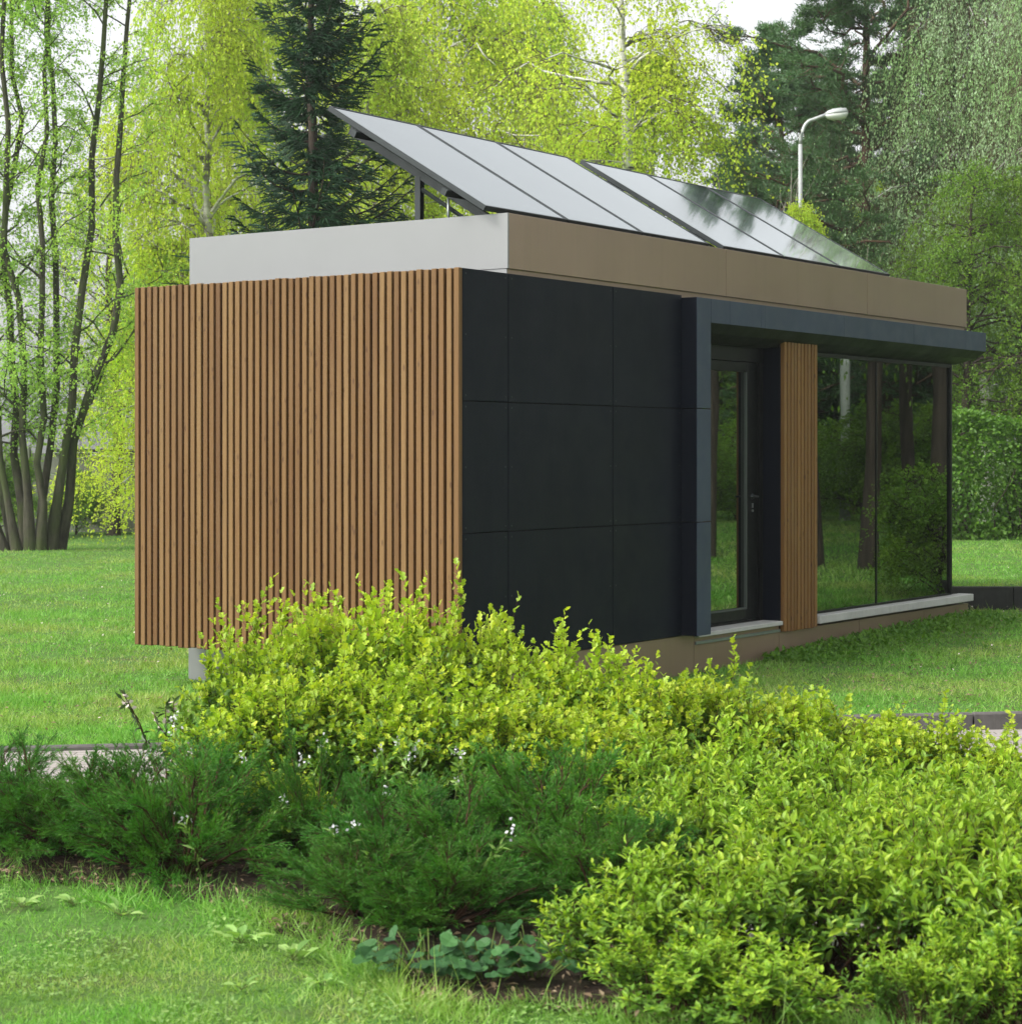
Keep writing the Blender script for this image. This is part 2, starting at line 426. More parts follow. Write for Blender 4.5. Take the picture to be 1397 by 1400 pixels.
def grass_mat():
    t = NT('grass_blade'); geo = t.n('NewGeometry'); tc = t.n('TexCoord'); v = tc.outputs['Object']
    r = geo.outputs['Random Per Island']
    lush = t.ramp(r, [(0.0, (0.09, 0.26, 0.03)), (0.4, (0.16, 0.41, 0.055)), (0.75, (0.23, 0.49, 0.085)), (1.0, (0.35, 0.57, 0.17))])
    pale = t.ramp(r, [(0.0, (0.20, 0.32, 0.05)), (0.5, (0.34, 0.48, 0.10)), (0.8, (0.43, 0.53, 0.18)), (1.0, (0.47, 0.42, 0.22))])
    deep = t.ramp(r, [(0.0, (0.035, 0.11, 0.015)), (1.0, (0.10, 0.24, 0.03))])
    n1 = t.ramp(t.noise(v, 0.55, 4, 0.6), [(0.42, (0, 0, 0)), (0.62, (1, 1, 1))])
    n2 = t.ramp(t.noise(v, 2.6, 4, 0.65), [(0.50, (0, 0, 0)), (0.66, (1, 1, 1))])
    c = t.mix(t.math('MULTIPLY', n1, 0.95), lush, pale)
    c = t.mix(t.math('MULTIPLY', n2, 0.5), c, deep)
    p = t.principled(c, 0.5, 0, 0.3); tr = t.n('BsdfTranslucent'); t.l(t.mix(1.0, c, (1.15, 1.2, 0.6), 'MULTIPLY'), tr.inputs['Color'])
    ms = t.n('MixShader'); ms.inputs[0].default_value = 0.45
    t.l(p.outputs[0], ms.inputs[1]); t.l(tr.outputs[0], ms.inputs[2])
    return t.done(ms.outputs[0])
M['grass'] = grass_mat()
M['litter'] = leaf_mat('dry_litter', [(0.10, 0.065, 0.035), (0.2, 0.14, 0.08), (0.34, 0.26, 0.17)], 0.1, 0.7)

# ------------------------------------------------------------------ foliage geometry
LEAF5 = (np.array([(0, 0, 0), (-.5, .42, .10), (0, .46, 0), (.5, .42, .10), (0, 1, -.08)], float), [np.array([(0, 2, 1), (0, 3, 2), (1, 2, 4), (2, 3, 4)])])
LEAF9 = (np.array([(0, 0, 0), (-.40, .28, .09), (0, .28, .0), (.40, .28, .09), (-.44, .60, .06), (0, .6, -.02), (.44, .60, .06), (0, 1, -.14)], float),
         [np.array([(1, 2, 5, 4), (2, 3, 6, 5)]), np.array([(0, 2, 1), (0, 3, 2), (4, 5, 7), (5, 6, 7)])])
LOBED = (np.array([(0, 0, 0), (-.5, .32, .10), (-.25, .5, .03), (-.42, .74, .06), (0, 1, -.05), (.42, .74, .06), (.25, .5, .03), (.5, .32, .10), (0, .5, -.02)], float),
         [np.array([(0, 8, 1), (1, 8, 2), (2, 8, 3), (3, 8, 4), (4, 8, 5), (5, 8, 6), (6, 8, 7), (7, 8, 0)])])
QUAD = (np.array([(0, 0, 0), (.5, .45, .05), (0, 1, 0), (-.5, .45, .05)], float), [np.array([(0, 1, 2, 3)])])
NEEDLE = (np.array([(-.5, 0, 0), (.5, 0, 0), (0, 1, 0)], float), [np.array([(0, 1, 2)])])
BLADE = (np.array([(-.5, 0, 0), (.5, 0, 0), (.36, .55, .10), (-.36, .55, .10), (0, 1, .34)], float), [np.array([(0, 1, 2, 3)]), np.array([(3, 2, 4)])])
_a = np.linspace(-2.75, 2.75, 11)
ROUND = (np.array([(0, .42, -.06)] + [(.5 * math.sin(a) * (1 + .05 * math.cos(5 * a)), .5 - .5 * math.cos(a) * 1.0 if False else .48 + .5 * math.cos(a), .05 + .04 * math.sin(4 * a)) for a in _a] + [(0, .1, 0)], float),
         [np.array([(0, k + 2, k + 1) for k in range(10)] + [(0, 1, 12), (0, 12, 11)])])


def unit(a):
    return a / np.maximum(np.linalg.norm(a, axis=-1, keepdims=True), 1e-9)


def scatter(tpl, P, D, N, L, W):
    """place a leaf template at every P, pointing along D, facing N"""
    tv, tf = tpl
    P = np.asarray(P, float); D = unit(np.asarray(D, float)); S = unit(np.cross(D, N)); N = np.cross(S, D)
    L = np.asarray(L, float)[:, None, None]; W = np.asarray(W, float)[:, None, None]
    V = P[:, None, :] + S[:, None, :] * (tv[None, :, 0:1] * W) + D[:, None, :] * (tv[None, :, 1:2] * L) + N[:, None, :] * (tv[None, :, 2:3] * L)
    k = len(tv); base = (np.arange(len(P)) * k)[:, None, None]
    F = [(f[None] + base).reshape(-1, f.shape[1]) for f in tf]
    return V.reshape(-1, 3), F


def tubes(P, Rr, sides=4):
    """P (T,n,3) polylines, Rr (T,n) radii"""
    P = np.asarray(P, float); T, n, _ = P.shape
    tg = unit(np.gradient(P, axis=1))
    mean = np.abs(tg.mean(axis=1)[:, 2])
    ref = np.where((mean > 0.7)[:, None], np.array([[0.92, 0.31, 0.05]]), np.array([[0.1, 0.05, 1.0]]))[:, None, :]
    n1 = unit(np.cross(tg, np.broadcast_to(ref, tg.shape))); n2 = np.cross(tg, n1)
    a = np.arange(sides) * 2 * np.pi / sides
    V = P[:, :, None, :] + Rr[:, :, None, None] * (n1[:, :, None, :] * np.cos(a)[None, None, :, None] + n2[:, :, None, :] * np.sin(a)[None, None, :, None])
    idx = np.arange(T * n * sides).reshape(T, n, sides)
    A = idx[:, :-1, :]; B = idx[:, 1:, :]
    F = np.stack([A, np.roll(A, -1, 2), np.roll(B, -1, 2), B], -1).reshape(-1, 4)
    return V.reshape(-1, 3), [F]


def merge(parts):
    V, F, off = [], [], 0
    for v, f in parts:
        V.append(v)
        for g in f: F.append(np.asarray(g) + off)
        off += len(v)
    return np.concatenate(V), F


def rand_dirs(rng, n):
    return unit(rng.normal(size=(n, 3)))


def wander(rng, p0, p1, n, amp):
    """gently crooked polyline"""
    t = np.linspace(0, 1, n)[:, None]
    p = np.array(p0)[None] * (1 - t) + np.array(p1)[None] * t
    w = np.cumsum(rng.normal(size=(n, 3)) * amp, axis=0); w -= w[0] + (w[-1] - w[0]) * t * 0.6
    w[0] = 0
    return p + w


def curves(p0, d, L, droop, n, rng=None, amp=0.0):
    """batch of n-point curves: start p0 (T,3), direction d, length L (T,), droop (T,) pulls down, negative pulls up"""
    s = np.linspace(0, 1, n)[None, :, None]
    P = p0[:, None, :] + d[:, None, :] * L[:, None, None] * s
    P = P + np.array([0, 0, -1.0])[None, None, :] * (droop * L)[:, None, None] * s ** 2
    if rng is not None and amp > 0:
        w = np.cumsum(rng.normal(size=P.shape), axis=1) * amp * L[:, None, None] / n
        w -= w[:, :1]; P = P + w
    return P


def at_curve(P, T_idx, s):
    """points and tangents on curves P (T,n,3) at parameter s"""
    n = P.shape[1]; f = np.clip(s, 0, 0.999) * (n - 1); k = f.astype(int); u = (f - k)[:, None]
    a = P[T_idx, k]; b = P[T_idx, k + 1]
    return a * (1 - u) + b * u, unit(b - a)


def leaves_on(rng, P, per, s0, tpl, size, wr, spread=0.9, up=0.6, jitter=0.0, droopy=0.0):
    T = P.shape[0]
    ti = np.repeat(np.arange(T), per); s = rng.uniform(s0, 1.0, len(ti))
    p, tg = at_curve(P, ti, s)
    d = unit(tg * 0.6 + rand_dirs(rng, len(ti)) * spread + np.array([0, 0, -droopy]))
    nrm = unit(rand_dirs(rng, len(ti)) * (1 - up) + np.array([0, 0, up]))
    L = size * rng.uniform(0.6, 1.25, len(ti))
    if jitter: p = p + rng.normal(size=p.shape) * jitter
    return scatter(tpl, p, d, nrm, L, L * wr)


# ------------------------------------------------------------------ trees
def tree_thing(name, trunk_parts, crown_parts, bark, leaf, label, cat='tree', group=None, loc=(0, 0, 0), twig=None):
    root = empty(name, loc, 0, label, cat, group)
    thick = [q[:2] for q in trunk_parts if len(q) == 2]; thin = [q[:2] for q in trunk_parts if len(q) == 3]
    V, F = merge(thick + thin)
    nk = sum(len(f) for q in thick for f in q[1]); nn = sum(len(f) for q in thin for f in q[1])
    link('trunk', np_mesh(name + '_trunk', V, F, [bark, twig or M['bark_dark']], True, np.r_[np.zeros(nk), np.ones(nn)]), root)
    V, F = merge(crown_parts); link('crown', np_mesh(name + '_crown', V, F, leaf), root)
    return root


def deciduous(seed, H, R_, base, tr, nl=46, sub=7, twigs=5, per=9, droop=0.5, leaf=0.07, wr=0.75, tw=(0.5, 1.2), profile=None, lift=(0.5, 1.0), up=0.35, zmin=None, spread=0.9, jit=0.03):
    rng = np.random.default_rng(seed)
    trunk = wander(rng, (0, 0, -0.1), (rng.normal() * 0.3, rng.normal() * 0.3, H), 18, 0.05 * H / 10)
    tr_r = tr * (1 - np.linspace(0, 1, 18)) ** 0.8 + 0.012
    tr_r[0] *= 1.35
    parts = [tubes(trunk[None], tr_r[None], 10)]
    u = np.sort(rng.uniform(0, 1, nl)) ** 0.9
    h = base + (H - base) * u * 0.97
    prof = profile or (lambda q: np.sqrt(np.clip(1 - (q * 1.9 - 0.75) ** 2 / 1.5, 0.05, 1)) * (1 - q * 0.45))
    Ln = R_ * prof(u) * rng.uniform(0.65, 1.15, nl)
    az = rng.uniform(0, 2 * np.pi, nl)
    ti = h / H
    p0, _ = at_curve(trunk[None], np.zeros(nl, int), ti)
    lf = rng.uniform(*lift, nl)
    d = unit(np.stack([np.cos(az), np.sin(az), lf], 1))
    limb = curves(p0, d, Ln * 1.25, np.full(nl, 0.12 + 0.35 * droop), 7, rng, 0.25)
    r0 = np.clip(Ln * 0.016, 0.012, tr * 0.5)
    parts.append(tubes(limb, r0[:, None] * np.linspace(1, 0.25, 7)[None], 5))
    T = nl * sub; li = np.repeat(np.arange(nl), sub)
    p, tg = at_curve(limb, li, rng.uniform(0.25, 1.0, T))
    d2 = unit(tg + rand_dirs(rng, T) * 0.9 + np.array([0, 0, 0.15]))
    L2 = np.clip(Ln[li] * rng.uniform(0.22, 0.5, T), 0.3, 2.0)
    sb = curves(p, d2, L2, rng.uniform(0.1, 0.6, T) * droop, 5, rng, 0.3)
    parts.append(tubes(sb, np.broadcast_to(np.linspace(0.011, 0.004, 5)[None], (T, 5)), 3) + (1,))
    T3 = T * twigs; si = np.repeat(np.arange(T), twigs)
    p, tg = at_curve(sb, si, rng.uniform(0.15, 1.0, T3))
    d3 = unit(tg * 0.7 + rand_dirs(rng, T3) * 0.9 + np.array([0, 0, -0.3 * droop]))
    L3 = rng.uniform(*tw, T3)
    tws = curves(p, d3, L3, rng.uniform(0.5, 1.4, T3) * droop * 1.5, 6, rng, 0.2)
    if zmin: tws[:, :, 2] = np.where(tws[:, :, 2] < zmin, zmin + (tws[:, :, 2] - zmin) * 0.15, tws[:, :, 2])
    parts.append(tubes(tws, np.broadcast_to(np.linspace(0.0028, 0.0012, 6)[None], (T3, 6)), 3) + (1,))
    crown = [leaves_on(rng, tws, per, 0.1, QUAD, leaf, wr, spread, up, jit, 0.5 * droop)]
    return parts, crown


def pine(seed, H, R_, base, tr, nl=42):
    rng = np.random.default_rng(seed)
    trunk = wander(rng, (0, 0, -0.1), (rng.normal() * 0.2, 0, H), 18, 0.04)
    parts = [tubes(trunk[None], (tr * (1 - np.linspace(0, 1, 18)) ** 0.7 + 0.02)[None], 10)]
    u = np.sort(rng.uniform(0, 1, nl)); h = base + (H - base) * u * 0.98
    Ln = R_ * np.sqrt(np.clip(1 - u ** 2.2, 0.06, 1)) * rng.uniform(0.5, 1.15, nl)
    az = rng.uniform(0, 2 * np.pi, nl)
    p0, _ = at_curve(trunk[None], np.zeros(nl, int), h / H)
    d = unit(np.stack([np.cos(az), np.sin(az), rng.uniform(-0.05, 0.5, nl)], 1))
    limb = curves(p0, d, Ln, rng.uniform(-0.15, 0.2, nl), 8, rng, 0.5)
    parts.append(tubes(limb, np.clip(Ln * 0.02, 0.015, 0.09)[:, None] * np.linspace(1, 0.25, 8)[None], 5))
    sub = 16; T = nl * sub; li = np.repeat(np.arange(nl), sub)
    p, tg = at_curve(limb, li, rng.uniform(0.28, 1, T))
    dd = rand_dirs(rng, T); dd[:, 2] *= 0.35
    sb = curves(p, unit(tg * 0.7 + dd), np.clip(Ln[li] * 0.34, 0.3, 1.0) * rng.uniform(0.6, 1.2, T), np.full(T, -0.15), 4, rng, 0.2)
    parts.append(tubes(sb, np.broadcast_to(np.linspace(0.012, 0.006, 4)[None], (T, 4)), 3))
    per = 85; ti = np.repeat(np.arange(T), per)
    q, tg = at_curve(sb, ti, rng.uniform(0.25, 1.0, len(ti)) ** 0.8)
    q = q + rng.normal(size=q.shape) * np.array([0.07, 0.07, 0.035])
    dn = unit(tg * 0.5 + rand_dirs(rng, len(ti)) * 0.9 + np.array([0, 0, 0.45]))
    L = rng.uniform(0.08, 0.16, len(ti))
    crown = [scatter(NEEDLE, q, dn, rand_dirs(rng, len(ti)), L, np.full(len(ti), 0.028))]
    return parts, crown


def spruce(seed, H, R_, tr):
    rng = np.random.default_rng(seed)
    trunk = wander(rng, (0, 0, -0.1), (0, 0, H), 14, 0.015)
    parts = [tubes(trunk[None], (tr * (1 - np.linspace(0, 1, 14)) + 0.012)[None], 8)]
    h = []
    z = 0.5
    while z < H - 0.3:
        h += [z + rng.normal() * 0.07 for _ in range(rng.integers(7, 10))]
        z += rng.uniform(0.17, 0.27)
    h = np.array(h); n = len(h)
    az = rng.uniform(0, 2 * np.pi, n); u = h / H
    Ln = R_ * np.minimum((1 - u) ** 0.72, 0.25 + h / 5.0) * np.where(rng.uniform(0, 1, n) < 0.3, rng.uniform(0.25, 0.5, n), rng.uniform(0.65, 1.2, n)) + 0.1
    d = unit(np.stack([np.cos(az), np.sin(az), -0.12 + 0.75 * u ** 1.5], 1))
    p0 = np.stack([np.zeros(n), np.zeros(n), h], 1)
    br = curves(p0, d, Ln, -0.22 * np.ones(n) + 0.1 * rng.normal(size=n), 8, rng, 0.08)
    br[:, :, 2] -= (np.sin(np.linspace(0, 1, 8) * np.pi)[None] * 0.13 * Ln[:, None])
    parts.append(tubes(br, np.clip(Ln * 0.014, 0.006, 0.03)[:, None] * np.linspace(1, 0.25, 8)[None], 4))
    per = 34; T = n * per; bi = np.repeat(np.arange(n), per)
    s = rng.uniform(0.05, 1, T)
    p, tg = at_curve(br, bi, s)
    side = unit(np.cross(tg, np.array([0, 0, 1.0]))) * rng.choice([-1, 1], T)[:, None]
    dd = unit(tg * 0.75 + side * rng.uniform(0.4, 1.0, T)[:, None] + np.array([0, 0, -0.28]) + rng.normal(size=(T, 3)) * 0.12)
    L2 = np.clip(Ln[bi] * 0.34 * (1.1 - s * 0.6), 0.08, 0.5) * rng.uniform(0.6, 1.2, T)
    bl = curves(p, dd, L2, np.full(T, 0.18), 4, rng, 0.06)
    per2 = 26; ti = np.repeat(np.arange(T), per2)
    q, tg = at_curve(bl, ti, rng.uniform(0, 1, len(ti)))
    dn = unit(tg * 0.9 + rand_dirs(rng, len(ti)) * 0.75)
    crown = [tubes(bl, np.broadcast_to(np.linspace(0.012, 0.006, 4)[None], (T, 4)), 3),
             scatter(NEEDLE, q, dn, rand_dirs(rng, len(ti)), rng.uniform(0.03, 0.065, len(ti)), np.full(len(ti), 0.0125))]
    return parts, crown


# ------------------------------------------------------------------ shrubs
def golden_shrub(seed, R_, H, stems, leaf, tpl=LEAF5, per_twig=9, twigs=6, wr=0.5, bare=0.35, shoots=14):
    """returns stems, young leaves near the tips, older leaves lower down"""
    rng = np.random.default_rng(seed)
    n = stems
    az = rng.uniform(0, 2 * np.pi, n); q = np.sqrt(rng.uniform(0, 1, n))
    lump = 1 + 0.10 * np.sin(az * 3 + seed) * q
    tip = np.stack([np.cos(az) * q * R_ * lump, np.sin(az) * q * R_ * lump, H * np.sqrt(np.clip(1 - (q * 0.86) ** 2.4, 0, 1)) * rng.uniform(0.5, 1.02, n)], 1)
    tip[:shoots, 2] *= rng.uniform(1.03, 1.2, shoots)
    tip[:, 2] = np.minimum(tip[:, 2], H * 1.09)
    b = np.stack([np.cos(az) * q * R_ * 0.3, np.sin(az) * q * R_ * 0.3, np.full(n, -0.03)], 1) + rng.normal(size=(n, 3)) * np.array([0.05, 0.05, 0])
    s = np.linspace(0, 1, 8)[None, :, None]
    mid = (b + tip) / 2 + np.stack([np.cos(az) * q * R_ * -0.05, np.sin(az) * q * R_ * -0.05, H * 0.14 * np.ones(n)], 1)
    P = b[:, None] * (1 - s) ** 2 + 2 * mid[:, None] * s * (1 - s) + tip[:, None] * s ** 2
    P = P + np.cumsum(rng.normal(size=P.shape), 1) * 0.010
    st = [tubes(P, np.linspace(0.006, 0.0018, 8)[None] * rng.uniform(0.7, 1.4, (n, 1)), 4)]
    T = n * twigs; si = np.repeat(np.arange(n), twigs)
    p, tg = at_curve(P, si, rng.uniform(bare, 0.97, T))
    d = unit(tg * 0.75 + rand_dirs(rng, T) * 0.75 + np.array([0, 0, 0.5]))
    tw = curves(p, d, rng.uniform(0.06, 0.20, T) * (H / 0.8) ** 0.5, np.full(T, -0.18), 5, rng, 0.15)
    st.append(tubes(tw, np.broadcast_to(np.linspace(0.0022, 0.001, 5)[None], (T, 5)), 3))
    young, old = [], []
    for Q, per, s0 in ((tw, per_twig, 0.05), (P[:shoots], 14, 0.5), (P, 12, 0.62)):
        m = len(Q)
        ti = np.repeat(np.arange(m), per); k = np.tile(np.arange(per), m)
        ss = np.clip(s0 + (1 - s0) * (k + rng.uniform(0.1, 0.9, len(ti))) / per, 0, 1)
        pp, tg = at_curve(Q, ti, ss)
        # leaves stand alternately round the shoot, closing towards its tip
        ref = unit(np.cross(tg, np.array([0.31, 0.17, 0.93]))); ref2 = np.cross(tg, ref)
        ang = k * 2.4 + ti * 1.7 + rng.normal(size=len(ti)) * 0.35
        side = ref * np.cos(ang)[:, None] + ref2 * np.sin(ang)[:, None]
        open_ = (1.15 - 0.75 * ss)[:, None]
        dd = unit(tg * 0.7 + side * open_ + rand_dirs(rng, len(ti)) * 0.22 + np.array([0, 0, 0.1]))
        nn = unit(tg * 0.8 - side * 0.3 + np.array([0, 0, 0.55]) + rand_dirs(rng, len(ti)) * 0.25)
        L = leaf * rng.uniform(0.55, 1.25, len(ti)) * (1.1 - 0.35 * ss)
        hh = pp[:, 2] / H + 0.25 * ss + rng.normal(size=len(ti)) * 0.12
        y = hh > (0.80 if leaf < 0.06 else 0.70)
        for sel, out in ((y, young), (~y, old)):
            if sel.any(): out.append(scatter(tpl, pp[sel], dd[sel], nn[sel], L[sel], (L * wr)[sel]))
    return st, young, old


def juniper(seed, R_, H, nb=40):
    rng = np.random.default_rng(seed)
    az = rng.uniform(0, 2 * np.pi, nb); q = rng.uniform(0.3, 1.0, nb)
    tip = np.stack([np.cos(az) * q * R_, np.sin(az) * q * R_, H * (1.12 - 0.70 * q ** 1.5) * rng.uniform(0.45, 1.38, nb)], 1)
    b = np.stack([np.cos(az) * q * R_ * 0.12, np.sin(az) * q * R_ * 0.12, np.full(nb, 0.0)], 1)
    s = np.linspace(0, 1, 9)[None, :, None]
    mid = b * 0.4 + tip * 0.6; mid[:, 2] = tip[:, 2] * rng.uniform(0.5, 1.1, nb)
    P = b[:, None] * (1 - s) ** 2 + 2 * mid[:, None] * s * (1 - s) + tip[:, None] * s ** 2
    P = P + np.cumsum(rng.normal(size=P.shape), 1) * 0.008
    st = [tubes(P, np.linspace(0.010, 0.002, 9)[None] * np.ones((nb, 1)), 4)]
    per = 15; T = nb * per; bi = np.repeat(np.arange(nb), per)
    ss = rng.uniform(0.22, 1, T); p, tg = at_curve(P, bi, ss)
    hor = unit(np.cross(tg, np.array([0, 0, 1.0]))) * rng.choice([-1, 1], T)[:, None]
    d = unit(tg * 1.0 + hor * rng.uniform(0.15, 0.75, T)[:, None] + np.array([0, 0, 0.25]) + rng.normal(size=(T, 3)) * 0.12)
    sp = curves(p, d, rng.uniform(0.12, 0.30, T) * (1.2 - 0.5 * ss), rng.uniform(-0.2, 0.25, T), 6, rng, 0.10)
    st.append(tubes(sp, np.broadcast_to(np.linspace(0.003, 0.001, 6)[None], (T, 6)), 3))
    per1 = 17; T1 = T * per1; si = np.repeat(np.arange(T), per1)
    s1 = rng.uniform(0.05, 1, T1); p, tg = at_curve(sp, si, s1)
    d = unit(tg * 1.15 + rand_dirs(rng, T1) * 0.6)
    bl = curves(p, d, rng.uniform(0.03, 0.085, T1) * (1.25 - 0.75 * s1), np.full(T1, 0.12), 3)
    per2 = 9; ti = np.repeat(np.arange(T1), per2)
    q2, tg = at_curve(bl, ti, rng.uniform(0, 1, len(ti)))
    dn = unit(tg * 1.2 + rand_dirs(rng, len(ti)) * 0.5)
    lv = [scatter(NEEDLE, q2, dn, rand_dirs(rng, len(ti)), rng.uniform(0.011, 0.026, len(ti)), np.full(len(ti), 0.0036))]
    return st, lv


def shrub_proto(name, st, lv, bark, leaf, old=None, oldleaf=None):
    root = empty(name, (0, 0, 0))
    V, F = merge(lv + (old or [])); mi = None
    if old:
        ny = sum(len(f) for q in lv for f in q[1]); no = sum(len(f) for q in old for f in q[1]); mi = np.r_[np.zeros(ny), np.ones(no)]
    link('foliage', np_mesh(name + '_foliage', V, F, [leaf, oldleaf] if old else leaf, False, mi), root)
    V, F = merge(st); link('stems', np_mesh(name + '_stems', V, F, bark, True), root)
    return root


class Placer:
    """first use moves the prototype itself, later uses copy it"""
    def __init__(self, root): self.root, self.used = root, False

    def put(self, loc, rz, sc, label, cat, group=None):
        o = self.root if not self.used else copy_tree(self.root)
        self.used = True
        o.location = loc; o.rotation_euler = (0, 0, rz); o.scale = sc if isinstance(sc, tuple) else (sc, sc, sc)
        for k in ('label', 'category', 'group'):
            if k in o: del o[k]
        return tag(o, label, cat, group)


# ------------------------------------------------------------------ ground
def sstep(a, b, x):
    t = np.clip((x - a) / (b - a), 0, 1); return t * t * (3 - 2 * t)


def gz(x, y):
    """terrain height: flat near the camera, a low bank behind the dark edging on the right"""
    x = np.asarray(x, float); y = np.asarray(y, float)
    z = 0.09 * sstep(16, 21.5, y) * sstep(0.5, 4, x)
    sharp = 1 - sstep(6.3, 7.2, x)
    z = z + 0.22 * (sstep(22.62, 22.72, y) * sharp + sstep(22.0, 31.0, y) * (1 - sharp)) * sstep(4.2, 4.4, x)
    und = 0.05 * np.sin(x * 0.7 + 1.3) * np.sin(y * 0.55) * sstep(15.0, 20, y)
    far = sstep(24, 60, y)
    return z + und * (1 - 0.5 * far) * (1 - sstep(-0.5, 0.5, x) * (1 - sstep(23, 26, y)))


def ground():
    xs = np.unique(np.concatenate([np.linspace(-700, -40, 12), np.linspace(-40, -6, 40), np.linspace(-6, 12, 91), np.linspace(12, 40, 40), np.linspace(40, 700, 12), [4.2, 4.25, 4.3, 4.4, 6.3, 6.5, 6.7, 6.9, 7.1]]))
    ys = np.unique(np.concatenate([np.linspace(-700, 0, 8), np.linspace(0, 15, 16), np.linspace(15, 30, 76), np.linspace(30, 70, 50), np.linspace(70, 700, 12), [22.62, 22.65, 22.69, 22.72]]))
    X, Y = np.meshgrid(xs, ys); V = np.stack([X, Y, gz(X, Y)], -1).reshape(-1, 3)
    nx, ny = len(xs), len(ys); idx = np.arange(nx * ny).reshape(ny, nx)
    F = np.stack([idx[:-1, :-1], idx[:-1, 1:], idx[1:, 1:], idx[1:, :-1]], -1).reshape(-1, 4)
    tag(link('ground', np_mesh('ground', V, F, M['ground'], True)), 'green lawn ground around the small house', 'lawn', kind='structure')
ground()

# planting bed
bed_front = [(-5.2, 9.9), (-3.4, 9.25), (-2.3, 8.72), (-1.8, 8.55), (-1.48, 8.45), (-1.0, 8.0), (-0.65, 7.48), (-0.34, 6.82), (0.15, 6.62), (0.7, 6.4), (1.4, 6.1), (2.6, 5.9), (4.6, 5.7)]
def bed_edge(x):
    fx = np.array([p[0] for p in bed_front]); fy = np.array([p[1] for p in bed_front])
    return np.interp(x, fx, fy) + 0.05 * np.sin(np.asarray(x) * 9.0) + 0.03 * np.sin(np.asarray(x) * 23.0)
def path_far(x): return 12.9 + 0.165 * x
def path_near(x): return 11.35 + 0.165 * x

def bed():
    xs = np.linspace(-5.2, 4.6, 120); V, F = [], []
    rng = np.random.default_rng(4)
    ny = 40
    for x in xs:
        a, b = bed_edge(x), path_near(x) - 0.03
        for k in range(ny):
            t = k / (ny - 1)
            V.append((x, a + (b - a) * t, 0.006 + (0.0 if k in (0, ny - 1) else 0.05 * math.sin(math.pi * t) + rng.uniform(0, 0.02))))
    idx = np.arange(len(xs) * ny).reshape(len(xs), ny)
    F = np.stack([idx[:-1, :-1], idx[1:, :-1], idx[1:, 1:], idx[:-1, 1:]], -1).reshape(-1, 4)
    tag(link('soil', np_mesh('soil', V, F, M['soil'], True)), 'bare brown soil of the planting bed under the shrubs', 'soil', kind='structure')
bed()

def paths():
    b = MB(); xs = np.linspace(-14, 16, 31)
    V = [(x, path_near(x), 0.008) for x in xs] + [(x, path_far(x), 0.008) for x in xs]; n = len(xs)
    b.add(V, [(k, k + 1, n + k + 1, n + k) for k in range(n - 1)])
    tag(b.build('path', M['path']), 'paved footpath passing in front of the house', 'path', kind='structure')
    k = MB(); ang = math.atan(0.165); L = 1.0
    x = -14.0
    while x < 16:
        for f, off, h in ((path_far, 0.0, 0.115 if x > 0.5 else 0.035),):
            x1 = x + L - 0.012
            P = [(x, f(x) + off, 0), (x1, f(x1) + off, 0), (x1 - 0.0, f(x1) + off + 0.09, 0), (x, f(x) + off + 0.09, 0)]
            c = 0.008
            k.add([(p[0], p[1], -0.05) for p in P] + [(p[0], p[1], h - c) for p in P] +
                  [(P[0][0] + c, P[0][1] + c, h), (P[1][0] - c, P[1][1] + c, h), (P[2][0] - c, P[2][1] - c, h), (P[3][0] + c, P[3][1] - c, h)],
                  [(0, 1, 5, 4), (1, 2, 6, 5), (2, 3, 7, 6), (3, 0, 4, 7), (4, 5, 9, 8), (5, 6, 10, 9), (6, 7, 11, 10), (7, 4, 8, 11), (8, 9, 10, 11)])
        x += L
    tag(k.build('kerb', M['kerb']), 'grey concrete kerb along the far side of the footpath', 'kerb', kind='structure')
    s = MB(); s.add([(0.75, 7.25, 0.078), (5.0, 7.05, 0.078), (5.0, 7.65, 0.078), (0.85, 7.6, 0.078)], [(0, 1, 2, 3)])
    s.build('garden_path', M['path']); tag(bpy.data.objects['garden_path'], 'narrow paved garden path behind the front right shrubs', 'path', kind='structure')
paths()

# ------------------------------------------------------------------ house (local: x along the dark facade, y into the building)
CXY = (-0.359, 14.2)
RZ = math.atan2(0.8216, 0.570)
ca, sa = math.cos(RZ), math.sin(RZ)
def H2W(t, s, z): return (CXY[0] + t * ca - s * sa, CXY[1] + t * sa + s * ca, z)

house = empty('garden_house', (CXY[0], CXY[1], 0), RZ, 'small flat roofed modern garden house with timber slat end wall and dark cladding', 'house')
ZB, ZT = 0.33, 3.08

def slat_wall():
    b = MB(); rng = random.Random(3); n = 48; pitch = 3.12 / n
    for k in range(n):
        s0 = k * pitch + rng.uniform(-0.0012, 0.0012)
        w = 0.0435 + rng.uniform(-0.0015, 0.0015)
        f = rng.uniform(-0.002, 0.002)
        b.bbox(f, f + 0.042, s0, s0 + w, ZB + rng.uniform(-0.006, 0.004), ZT + rng.uniform(-0.004, 0.004), 0.003)
    o = b.build('slat_wall', M['wood'], house)
    c = MB(); c.box(0.052, 0.07, 0.012, 3.11, ZB + 0.02, ZT - 0.02)
    for z in (ZB + 0.25, (ZB + ZT) / 2, ZT - 0.25): c.box(0.0435, 0.0515, 0.015, 3.1, z - 0.03, z + 0.03)
    c.build('slat_backing', M['joint'], house)
    # screen box that carries the slats in front of the house body
    d = MB(); d.box(0.072, 0.64, 0.034, 3.10, ZB + 0.03, ZT - 0.03)
    d.build('screen_box', M['soffit'], house)
slat_wall()

